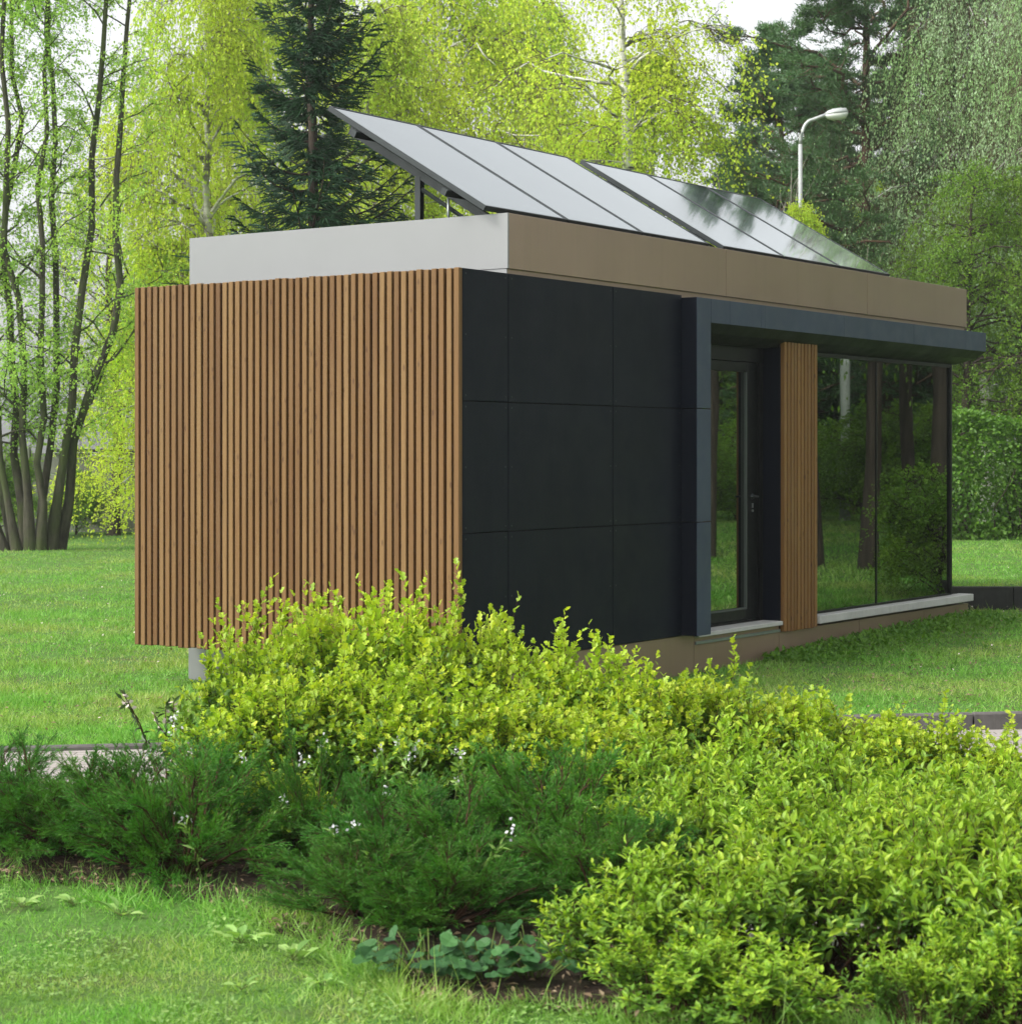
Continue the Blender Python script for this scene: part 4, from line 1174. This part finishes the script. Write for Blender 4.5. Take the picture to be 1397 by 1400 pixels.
    B2 = Placer(tree_thing('leafy_bush', p, c, M['bark_dark'], M['l_green'], 'x'))
    g = 'bushes mirrored in the glass'
    for px, d, sc, lab in ((985, 45, 0.62, 'low dark bush mirrored in the door glass'), (1030, 47, 0.8, 'bush mirrored at the door stile'), (1130, 47, 0.8, 'bush mirrored in the left pane below the pole'), (1185, 45, 0.75, 'bush mirrored left of the mullion'),
                           (1240, 43, 0.85, 'bright bush mirrored right of the mullion'), (1285, 42, 0.9, 'bright bush mirrored near the far window corner'), (1320, 44, 0.9, 'bush mirrored past the window corner')):
        B2.put(reflz(px, d, -0.03), px * 0.5, sc, lab, 'bush', g)
    B2.put(g3(104, 45.8), 1.1, 0.5, 'small bright bush at the foot of the concrete fence', 'bush', 'bushes by the concrete fence')
    B2.put(g3(-8, 44), 2.3, 0.75, 'dark bush behind the many stemmed tree', 'bush', 'bushes by the concrete fence')
    B2.put((7.3, 23.0, float(gz(7.3, 23.0)) - 0.03), 0.7, 0.55, 'bush at the end of the low dark wall, mirrored at the far window corner', 'bush', g)
trees()

def hedge():
    rng = np.random.default_rng(5); x0, x1, y0, y1, z1 = 6.6, 14.5, 35.0, 36.4, 2.35
    root = empty('hedge', (0, 0, 0), 0, 'clipped dense green hedge at the right beyond the lawn bank', 'hedge')
    n = 46000
    u = rng.uniform(0, 1, (n, 3)); P = np.stack([x0 + u[:, 0] * (x1 - x0), y0 + u[:, 1] ** 1.6 * (y1 - y0), 0.30 + u[:, 2] * (z1 - 0.25)], 1)
    top = rng.uniform(0, 1, n) < 0.25; P[top, 2] = z1 + rng.normal(size=top.sum()) * 0.07
    bul = 0.16 * np.sin(P[:, 0] * 1.9) * np.sin(P[:, 2] * 2.3 + P[:, 0]) + 0.08 * np.sin(P[:, 0] * 5 + P[:, 2] * 4)
    P[:, 1] += bul; P[:, 2] += 0.08 * np.sin(P[:, 0] * 2.7)
    d = unit(rand_dirs(rng, n) + np.array([0, -0.5, 0.1])); L = 0.075 * rng.uniform(0.6, 1.3, n)
    V, F = scatter(QUAD, P, d, unit(rand_dirs(rng, n) * 0.6 + np.array([0, -0.5, 0.5])), L, L * 0.7)
    link('foliage', np_mesh('hedge_foliage', V, F, M['l_hedge']), root)
    T = 120; b = np.stack([rng.uniform(x0, x1, T), rng.uniform(y0 + .3, y1, T), np.full(T, 0.2)], 1)
    C = curves(b, unit(rand_dirs(rng, T) * 0.4 + np.array([0, 0, 1])), rng.uniform(1.2, 2.0, T), np.zeros(T), 5, rng, 0.3)
    V, F = tubes(C, np.broadcast_to(np.linspace(0.02, 0.008, 5)[None], (T, 5)), 4); link('stems', np_mesh('hedge_stems', V, F, M['bark_dark'], True), root)
hedge()

# ------------------------------------------------------------------ shrubs of the bed
def shrubs():
    fine = []
    for sd in (201, 202, 203):
        st, lv, ol = golden_shrub(sd, 0.55, 1.0, 115, 0.052, LOBED, 8, 7, 0.85, 0.28, 18)
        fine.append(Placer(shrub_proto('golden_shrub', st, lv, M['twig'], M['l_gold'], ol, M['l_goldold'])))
    big = []
    for sd in (211, 212, 213):
        st, lv, ol = golden_shrub(sd, 0.55, 0.75, 50, 0.068, LEAF9, 7, 7, 0.41, 0.34, 18)
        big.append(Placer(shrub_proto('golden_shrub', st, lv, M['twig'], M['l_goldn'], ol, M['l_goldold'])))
    rng = random.Random(77)
    def put(kind, px, D, H, w, label, group):
        pl = rng.choice(fine if kind == 'f' else big)
        h0 = 1.0 if kind == 'f' else 0.75
        pl.put((px2x(px, D), D, 0.02), rng.uniform(0, 6.28), (w / 0.55, w / 0.55, H / h0), label, 'shrub', group)
    g = 'golden shrubs of the tall clump before the timber wall'
    for px, D, H, w, lab in (
        (366, 10.3, 0.93, 0.44, 'golden shrub at the left end of the tall clump under the slats'),
        (440, 10.65, 0.98, 0.5, 'tall golden shrub in the left middle of the clump under the slats'),
        (535, 10.6, 1.03, 0.5, 'tallest golden shrub in the middle of the clump under the slats'),
        (622, 10.5, 1.0, 0.45, 'tall golden shrub below the corner of slats and dark panels'),
        (346, 9.75, 0.62, 0.40, 'lower golden shrub at the left front of the tall clump'),
        (420, 9.85, 0.76, 0.46, 'golden shrub at the front of the clump, behind the upright juniper'),
        (385, 9.1, 0.36, 0.30, 'low golden shrub spilling down between the juniper clumps'),
        (520, 9.75, 0.76, 0.46, 'golden shrub at the middle front of the tall clump'),
        (610, 9.7, 0.70, 0.46, 'golden shrub at the right front of the tall clump')):
        put('f', px, D, H, w, lab, g)
    g = 'golden shrubs of the long hedge before the dark facade'
    for px, D, H, w, lab in (
        (722, 10.25, 0.83, 0.42, 'golden hedge shrub under the narrow dark panel column'),
        (795, 10.3, 0.80, 0.42, 'golden hedge shrub below the middle dark panels'),
        (868, 10.1, 0.70, 0.42, 'golden hedge shrub below the right dark panels'),
        (948, 10.0, 0.73, 0.40, 'golden hedge shrub with a tall shoot below the entrance fin'),
        (1030, 10.0, 0.64, 0.42, 'golden hedge shrub below the door'),
        (1112, 9.9, 0.60, 0.42, 'golden hedge shrub below the small slat panel'),
        (1190, 9.8, 0.54, 0.42, 'golden hedge shrub left of the kerb end'),
        (1262, 9.5, 0.58, 0.38, 'golden hedge shrub with upright shoots before the kerb'),
        (1345, 9.3, 0.48, 0.40, 'low golden hedge shrub before the right kerb'),
        (1425, 9.2, 0.49, 0.42, 'low golden hedge shrub at the right edge before the kerb'),
        (690, 9.6, 0.66, 0.42, 'golden shrub in the second row right of the tall clump'),
        (775, 9.5, 0.62, 0.42, 'golden shrub in the second row above the big juniper'),
        (860, 9.3, 0.58, 0.42, 'golden shrub in the second row at the right of the juniper')):
        put('f', px, D, H, w, lab, g)
    g = 'larger leaved golden shrubs in the middle of the bed'
    for px, D, H, w, lab in (
        (950, 9.1, 0.56, 0.44, 'large leaved golden shrub below the fin, second row'),
        (1050, 9.0, 0.54, 0.44, 'large leaved golden shrub below the door, second row'),
        (1150, 8.9, 0.50, 0.44, 'large leaved golden shrub below the slat panel, second row'),
        (1250, 8.6, 0.50, 0.42, 'large leaved golden shrub below the left window pane, second row'),
        (1350, 8.5, 0.50, 0.42, 'large leaved golden shrub below the right window pane, second row'),
        (910, 8.35, 0.48, 0.34, 'golden shrub with long pale leaves right beside the big juniper'),
        (1010, 8.2, 0.46, 0.42, 'golden shrub in the middle of the right bed'),
        (1120, 8.1, 0.48, 0.42, 'golden shrub right of the bed middle'),
        (1235, 8.0, 0.48, 0.42, 'golden shrub behind the front right bushes'),
        (1365, 7.95, 0.54, 0.42, 'golden shrub behind the front bush at the right edge')):
        put('b', px, D, H, w, lab, g)
    g = 'golden bushes in the right foreground'
    for px, D, H, w, lab in (
        (868, 7.0, 0.36, 0.36, 'foreground golden bush reaching left over the round leaved plant'),
        (960, 6.95, 0.44, 0.40, 'foreground golden bush with the palest leaves, second from its row left'),
        (1075, 7.05, 0.50, 0.46, 'foreground golden bush above the bare brown stems'),
        (1200, 6.95, 0.53, 0.46, 'foreground golden bush with many bare brown stems'),
        (1335, 6.85, 0.55, 0.46, 'foreground golden bush near the right picture edge'),
        (1440, 6.7, 0.55, 0.44, 'foreground golden bush cut by the right picture edge'),
        (925, 6.55, 0.27, 0.36, 'low green foreground bush beside the soil edge'),
        (1030, 6.4, 0.27, 0.34, 'low foreground bush at the bottom edge under the golden mass'),
        (1385, 6.35, 0.36, 0.30, 'low leafy foreground bush filling the bottom right corner'),
        (1270, 6.3, 0.30, 0.26, 'small foreground bush left of the bottom right corner')):
        put('b', px, D, H, w, lab, g)

    jn = []
    for sd in (301, 302, 303):
        st, lv = juniper(sd, 0.62, 0.5)
        jn.append(Placer(shrub_proto('juniper', st, lv, M['twig'], M['l_juniper'])))
    g = 'spreading junipers at the front of the bed'
    for k, (px, D, H, w, lab) in enumerate((
        (-20, 9.3, 0.33, 0.62, 'spreading juniper at the left picture edge'),
        (85, 9.2, 0.34, 0.58, 'juniper with upright tips below the pale path at left'),
        (190, 9.02, 0.34, 0.58, 'third juniper from the left edge'),
        (252, 8.75, 0.38, 0.50, 'juniper shading the dark hollow left of centre'),
        (432, 8.95, 0.39, 0.36, 'upright brownish green juniper in the centre'),
        (535, 8.35, 0.32, 0.50, 'wide juniper left of the round leaved plant'),
        (492, 7.9, 0.22, 0.40, 'low juniper reaching forward over the grass'),
        (640, 8.2, 0.34, 0.62, 'biggest dark juniper above the round leaved plant'),
        (750, 8.5, 0.39, 0.58, 'tall juniper right of centre before the golden hedge'),
        (820, 8.0, 0.29, 0.42, 'dark juniper beside the foreground golden bushes'),
        (600, 7.75, 0.25, 0.46, 'low juniper just above the round leaved plant'))):
        jn[k % 3].put((px2x(px, D), D, 0.02), rng.uniform(0, 6.28), (w / 0.62, w / 0.62, H / 0.5), lab, 'juniper', g)
shrubs()

# ------------------------------------------------------------------ small plants
def plant(name, loc, label, cat, stalks, leaves, leafmat, stalkmat='stalk', extra=None, group=None):
    r = empty(name, loc, 0, label, cat, group)
    V, F = merge(stalks); link('stalks', np_mesh(name + '_stalks', V, F, M[stalkmat], True), r)
    V, F = merge(leaves); link('leaves', np_mesh(name + '_leaves', V, F, M[leafmat]), r)
    if extra:
        for e in extra[1]: link('flower_cluster', np_mesh(name + '_flower_cluster', e[0], e[1], M[extra[0]]), r)
    return r


def round_leaf(px, D, n, spread, label, seed):
    rng = np.random.default_rng(seed)
    az = rng.uniform(0, 2 * np.pi, n); q = np.sqrt(rng.uniform(0, 1, n)) * spread
    b = np.stack([np.cos(az) * q * 0.5, np.sin(az) * q * 0.35, np.zeros(n)], 1)
    d = unit(np.stack([np.cos(az) * q / spread, np.sin(az) * q / spread * 0.8 - 0.25, np.full(n, 0.9)], 1))
    L = rng.uniform(0.07, 0.20, n); C = curves(b, d, L, np.full(n, 0.15), 5)
    st = [tubes(C, np.broadcast_to(np.linspace(0.003, 0.002, 5)[None], (n, 5)), 4)]
    out = np.stack([np.cos(az), np.sin(az) - 0.6, np.full(n, -0.25)], 1)
    lv = [scatter(ROUND, C[:, -1], unit(out), unit(np.array([0, -0.45, 0.85]) + rand_dirs(rng, n) * 0.45), rng.uniform(0.035, 0.08, n), rng.uniform(0.035, 0.075, n))]
    return plant('round_leaved_plant', (px2x(px, D), D, 0.03), label, 'plant', st, lv, 'l_round', group='round leaved plants under the juniper')
round_leaf(588, 7.02, 46, 0.20, 'round leaved plant at the left under the biggest juniper', 1)
round_leaf(662, 6.98, 42, 0.18, 'round leaved plant in the middle under the biggest juniper', 2)
round_leaf(730, 7.02, 42, 0.17, 'round leaved plant beside the foreground golden bush', 3)


def weed(px, D, n, ln, label, seed):
    rng = np.random.default_rng(seed); az = rng.uniform(0, 2 * np.pi, n)
    d = unit(np.stack([np.cos(az), np.sin(az), rng.uniform(0.4, 1.6, n)], 1)); b = np.zeros((n, 3))
    C = curves(b, d, np.full(n, ln * 0.4), np.full(n, 0.2), 4)
    st = [tubes(C, np.full((n, 4), 0.002), 3)]
    out = unit(np.stack([np.cos(az), np.sin(az), rng.uniform(0.1, 0.8, n)], 1))
    lv = [scatter(LEAF9, C[:, -1], out, unit(np.array([0, 0, 1]) + rand_dirs(rng, n) * 0.3), ln * rng.uniform(0.4, 1.2, n), ln * 0.36 * rng.uniform(0.7, 1.2, n))]
    return plant('broad_leaved_weed', (px2x(px, D), D, 0.01), label, 'weed', st, lv, 'l_weed', group='broad leaved weeds along the bed edge')
for k, (px, D, n, ln, lab) in enumerate(((165, 8.0, 9, 0.10, 'broad leaved weed with pale upright leaves in the left grass edge'), (330, 7.55, 10, 0.11, 'pale weed at the grass edge left of centre'), (400, 7.3, 12, 0.11, 'leafy weed below the low juniper'),
        (30, 8.15, 9, 0.08, 'leafy weed at the left edge below the bare soil'), (100, 8.2, 8, 0.07, 'small weed beside the bare soil at left'), (440, 6.95, 8, 0.08, 'weed in front of the bare soil patch'), (330, 6.9, 7, 0.07, 'small weed in the lower left grass'),
        (1225, 6.3, 14, 0.11, 'broad pale leaved weed under the front right bush'), (880, 6.6, 10, 0.09, 'weed at the soil edge below the front bushes'), (920, 6.45, 8, 0.10, 'bluish leaved weed at the bottom edge beside the soil'))):
    weed(px, D, n, ln, lab, 400 + k)


def flowers(px, D, n, h, label, seed, lean=0.0, mat='petal', lm='l_weed'):
    rng = np.random.default_rng(seed)
    b = rng.normal(size=(n, 3)) * np.array([0.10, 0.06, 0]); d = unit(rng.normal(size=(n, 3)) * 0.25 + np.array([lean, 0, 1]))
    C = curves(b, d, h * rng.uniform(0.75, 1.1, n), np.full(n, 0.1), 7, rng, 0.15)
    st = [tubes(C, np.broadcast_to(np.linspace(0.003, 0.0015, 7)[None], (n, 7)), 4)]
    lv = [leaves_on(rng, C, 16, 0.15, LEAF5, 0.05, 0.3, 0.9, 0.4)]
    fl = []
    for i in range(n):
        p = C[i, -1][None] + rng.normal(size=(9, 3)) * 0.014
        fl.append(scatter(QUAD, p, rand_dirs(rng, 9), rand_dirs(rng, 9), np.full(9, 0.017), np.full(9, 0.013)))
    return plant('flowering_plant', (px2x(px, D), D, 0.02), label, 'flower', st, lv, lm, extra=(mat, fl), group='pale flowers in the bed')
flowers(600, 9.15, 5, 0.50, 'white flowers behind the biggest juniper', 1)
flowers(650, 9.1, 3, 0.55, 'white flowers right of the taller white cluster', 2)
flowers(535, 8.05, 3, 0.46, 'small white flower cluster among the juniper tips', 3)
flowers(262, 9.45, 4, 0.60, 'tall pale flowering stems left of the golden clump', 4, -0.1)
flowers(310, 8.6, 2, 0.38, 'pale grey leaved flowering stems above the dark hollow', 5)
flowers(372, 9.2, 2, 0.5, 'silvery leaved stems in front of the golden clump', 6)

def arching():
    rng = np.random.default_rng(9); n = 5; D = 9.9
    b = np.zeros((n, 3)); b[:, 0] = rng.uniform(-0.05, 0.05, n)
    d = unit(np.stack([-0.15 + rng.normal(size=n) * 0.25, rng.normal(size=n) * 0.15, np.ones(n)], 1))
    C = curves(b, d, rng.uniform(0.65, 0.9, n), rng.uniform(0.05, 0.25, n), 8, rng, 0.1)
    st = [tubes(C, np.broadcast_to(np.linspace(0.005, 0.002, 8)[None], (n, 8)), 4)]
    lv = [leaves_on(rng, C, 24, 0.3, LEAF5, 0.055, 0.32, 0.8, 0.4, 0, 0.5)]
    fl = []
    for i in range(n):
        ti = np.full(6, i); p, _ = at_curve(C, ti, rng.uniform(0.8, 1, 6))
        fl.append(scatter(QUAD, p, rand_dirs(rng, 6), rand_dirs(rng, 6), np.full(6, 0.028), np.full(6, 0.02)))
    plant('dark_leaved_plant', (px2x(236, D), D, 0.02), 'dark leaved arching stems with pinkish buds left of the golden clump', 'plant', st, lv, 'l_dark', 'twig', ('petal_pink', fl))
arching()

# ------------------------------------------------------------------ grass
def in_house(x, y):
    dx, dy = x - CXY[0], y - CXY[1]; t = dx * ca + dy * sa; s = -dx * sa + dy * ca
    return (t > 0.5) & (t < 9.05) & (s > 0.0) & (s < 3.1)

def grass():
    rng = np.random.default_rng(15)
    parts = []
    def field(n, d0, d1, pw, half, hgt, wid, tpl, keep):
        u = rng.uniform(0, 1, n); D = (d0 ** (1 - pw) + u * (d1 ** (1 - pw) - d0 ** (1 - pw))) ** (1 / (1 - pw))
        x = rng.uniform(-half, half, n) * D; y = D
        pn = np.sin(x * 1.7 + 2.1 * np.sin(y * 1.1)) * np.sin(y * 1.9 + 1.6 * np.sin(x * 1.3)) + 0.6 * np.sin(x * 5.1 + y * 2.3) * np.sin(y * 4.7 - x * 1.9)
        k = keep(x, y) & ~in_house(x, y) & (rng.uniform(-1.5, 0.4, n) < pn + 0.15); x, y = x[k], y[k]; D = D[k]; m = len(x)
        pat = 0.5 + 0.5 * np.sin(x * 3.1 + 1.7 * np.sin(y * 2.3)) * np.sin(y * 2.7 + 1.3 * np.sin(x * 1.9))
        h = hgt(D) * rng.uniform(0.45, 1.35, m) * (0.5 + 0.75 * pat) * np.where(rng.uniform(0, 1, m) < 0.03, 1.9, 1.0)
        P = np.stack([x, y, gz(x, y) - 0.004], 1)
        d = unit(rand_dirs(rng, m) * 0.75 + np.array([0, 0, 0.9])); d[:, 2] = np.abs(d[:, 2])
        nrm = rand_dirs(rng, m); nrm[:, 2] *= 0.3
        parts.append(scatter(tpl, P, d, unit(nrm), h, wid(D) * rng.uniform(0.7, 1.4, m)))
    near = lambda x, y: (y < bed_edge(x) + 0.03) | (y > 90)
    field(190000, 5.6, 10.2, 1.6, 0.40, lambda D: 0.036 + 0 * D, lambda D: 0.0034 + 0 * D, BLADE, near)
    fringe = lambda x, y: (np.abs(y - bed_edge(x) - 0.10 - 0.12 * np.sin(x * 5.3) - 0.08 * np.sin(x * 13.0)) < 0.26) & ~((x > -0.5) & (x < 0.35) & (y > bed_edge(x) + 0.04))
    field(140000, 6.0, 10.0, 1.2, 0.38, lambda D: 0.095 + 0 * D, lambda D: 0.0038 + 0 * D, BLADE, fringe)
    far = lambda x, y: (y > path_far(x) + 0.09)
    field(400000, 12.2, 24.5, 2.2, 0.42, lambda D: 0.045 + 0.0006 * D, lambda D: 0.0052 + 0.00012 * D, NEEDLE, lambda x, y: far(x, y) & ~((np.abs(y - 22.67) < 0.12) & (x > 4.2)))
    field(190000, 24.5, 48, 1.6, 0.40, lambda D: 0.055 + 0 * D, lambda D: 0.011 + 0 * D, NEEDLE, lambda x, y: x < 40)
    n0 = 90000; D = rng.uniform(17.5, 42, n0); x = rng.uniform(0.30, 1.05, n0) * D
    k = ~in_house(x, D); x, D = x[k], D[k]; m = len(x)
    d = unit(rand_dirs(rng, m) * 0.7 + np.array([0, 0, 0.9])); d[:, 2] = np.abs(d[:, 2])
    parts.append(scatter(NEEDLE, np.stack([x, D, gz(x, D) - 0.004], 1), d, rand_dirs(rng, m), rng.uniform(0.04, 0.11, m), rng.uniform(0.012, 0.03, m)))
    V, F = merge(parts)
    tag(link('grass', np_mesh('grass', V, F, M['grass'])), 'short uneven green grass of the lawns', 'grass', kind='stuff')
    # clover leaves and fallen petals
    parts = []
    n = 22000; D = rng.uniform(5.9, 9.5, n); x = rng.uniform(-0.3, 0.3, n) * D; k = near(x, D); x, D = x[k], D[k]
    cl = np.sin(x * 4.3 + 2) * np.sin(D * 3.9 + x) + 0.4 * np.sin(x * 11) > 0.15; x, D = x[cl], D[cl]; m = len(x)
    P = np.stack([x, D, rng.uniform(0.012, 0.035, m)], 1)
    L = rng.uniform(0.012, 0.024, m)
    parts.append(scatter(LEAF5, P, rand_dirs(rng, m) * np.array([1, 1, 0.25]), unit(np.array([0, 0, 1]) + rand_dirs(rng, m) * 0.4), L, L * 0.8))
    V, F = merge(parts); tag(link('clover', np_mesh('clover', V, F, M['l_weed'])), 'small clover leaves scattered through the near grass', 'clover', kind='stuff')
    n = 500; D = rng.uniform(12.8, 34, n); x = rng.uniform(-0.3, 0.3, n) * D; k = far(x, D) & ~in_house(x, D); x, D = x[k], D[k]; m = len(x)
    P = np.stack([x, D, gz(x, D) + rng.uniform(0.02, 0.045, m)], 1); L = rng.uniform(0.014, 0.03, m)
    V, F = scatter(QUAD, P, rand_dirs(rng, m), unit(np.array([0, 0, 1]) + rand_dirs(rng, m) * 0.4), L, L * 0.8)
    tag(link('petals', np_mesh('petals', V, F, M['petal_pink'])), 'pale fallen petals and daisies on the lawn', 'petals', kind='stuff')
    n = 5000; x = rng.uniform(-4, 3, n); y = bed_edge(x) + rng.uniform(0, 1, n) ** 1.8 * 2.2
    P = np.stack([x, y, rng.uniform(0.012, 0.05, n) + 0.02 * np.clip(y - bed_edge(x), 0, 1.5)], 1)
    n2 = 6500; D2 = rng.uniform(13.2, 22.4, n2); x2 = np.where(rng.uniform(0, 1, n2) < 0.7, rng.uniform(0.03, 0.32, n2), rng.uniform(-0.32, 0.0, n2)) * D2
    k2 = ~in_house(x2, D2) & (D2 > path_far(x2) + 0.12); x2, D2 = x2[k2], D2[k2]
    P = np.concatenate([P, np.stack([x2, D2, gz(x2, D2) + rng.uniform(0.015, 0.04, len(x2))], 1)]); m = len(P); L = rng.uniform(0.012, 0.045, m)
    V, F = scatter(LEAF5, P, rand_dirs(rng, m) * np.array([1, 1, 0.3]), unit(np.array([0, 0, 1]) + rand_dirs(rng, m) * 0.5), L, L * rng.uniform(0.1, 0.6, m))
    tag(link('litter', np_mesh('litter', V, F, M['litter'])), 'dry leaves and bark bits on the bare soil and the lawn', 'leaf litter', kind='stuff')
    # leafy strip along the plinth
    n = 5200; t = rng.uniform(4.3, 9.0, n); s = -0.05 - rng.exponential(0.26, n)
    x = CXY[0] + t * ca - s * sa; y = CXY[1] + t * sa + s * ca
    P = np.stack([x, y, gz(x, y) + rng.uniform(0, 0.07, n)], 1); L = rng.uniform(0.03, 0.07, n)
    V, F = scatter(LEAF5, P, unit(rand_dirs(rng, n) + np.array([0, 0, 0.3])), unit(np.array([0, 0, 1]) + rand_dirs(rng, n) * 0.6), L, L * 0.5)
    tag(link('ground_cover', np_mesh('ground_cover', V, F, M['l_hedge'])), 'low leafy growth along the foot of the brown plinth', 'ground cover', kind='stuff')
grass()

# ------------------------------------------------------------------ light, sky, camera
world = bpy.data.worlds.new('World'); scene.world = world; world.use_nodes = True
nt = world.node_tree; nt.nodes.clear()
SUN_EL, SUN_AZ = R(46), math.atan2(-0.80, -0.42)
sky = nt.nodes.new('ShaderNodeTexSky'); sky.sky_type = 'NISHITA'; sky.sun_disc = False
sky.sun_elevation = SUN_EL; sky.sun_rotation = SUN_AZ % (2 * math.pi)
sky.air_density = 1.0; sky.dust_density = 4.0; sky.ozone_density = 1.0
hs = nt.nodes.new('ShaderNodeHueSaturation'); hs.inputs['Saturation'].default_value = 0.12
bg = nt.nodes.new('ShaderNodeBackground'); bg.inputs['Strength'].default_value = 0.15
wo = nt.nodes.new('ShaderNodeOutputWorld')
nt.links.new(sky.outputs[0], hs.inputs['Color']); nt.links.new(hs.outputs[0], bg.inputs[0]); nt.links.new(bg.outputs[0], wo.inputs[0])

sd = bpy.data.lights.new('sun', 'SUN'); sd.energy = 1.3; sd.angle = R(18); sd.color = (1.0, 0.95, 0.87)
so = bpy.data.objects.new('sun', sd); COL.objects.link(so)
dv = Vector((math.sin(SUN_AZ) * math.cos(SUN_EL), math.cos(SUN_AZ) * math.cos(SUN_EL), math.sin(SUN_EL)))
so.rotation_euler = dv.to_track_quat('Z', 'Y').to_euler(); so.location = dv * 50

cd = bpy.data.cameras.new('camera'); co = bpy.data.objects.new('camera', cd); COL.objects.link(co)
co.location = (0, 0, EYE); co.rotation_euler = (R(90), 0, 0)
cd.sensor_fit = 'HORIZONTAL'; cd.sensor_width = 36; cd.lens = 36 * FPX / 1397
cd.shift_y = -(700 - HY) / 1397
cd.clip_start = 0.1; cd.clip_end = 3000
cd.dof.use_dof = True; cd.dof.focus_distance = 14.5; cd.dof.aperture_fstop = 7.0
scene.camera = co

# thin summer air round everything
hz = MB(); hz.box(-760, 760, -760, 760, -1.6, 24)
ho = hz.build('haze', [])
tag(ho, 'thin pale haze in the air between the trees', 'haze', kind='stuff')
hm = bpy.data.materials.new('haze_air'); hm.use_nodes = True; hm.node_tree.nodes.clear()
_o = hm.node_tree.nodes.new('ShaderNodeOutputMaterial'); _v = hm.node_tree.nodes.new('ShaderNodeVolumePrincipled')
_v.inputs['Color'].default_value = (0.95, 0.98, 0.97, 1); _v.inputs['Density'].default_value = 0.0006; _v.inputs['Anisotropy'].default_value = 0.3
hm.node_tree.links.new(_v.outputs[0], _o.inputs['Volume']); ho.data.materials.append(hm)

scene.render.engine = 'CYCLES'
scene.cycles.max_bounces = 8; scene.cycles.transparent_max_bounces = 8
scene.view_settings.view_transform = 'Standard'; scene.view_settings.look = 'None'
scene.view_settings.exposure = 1.15; scene.view_settings.gamma = 1.0
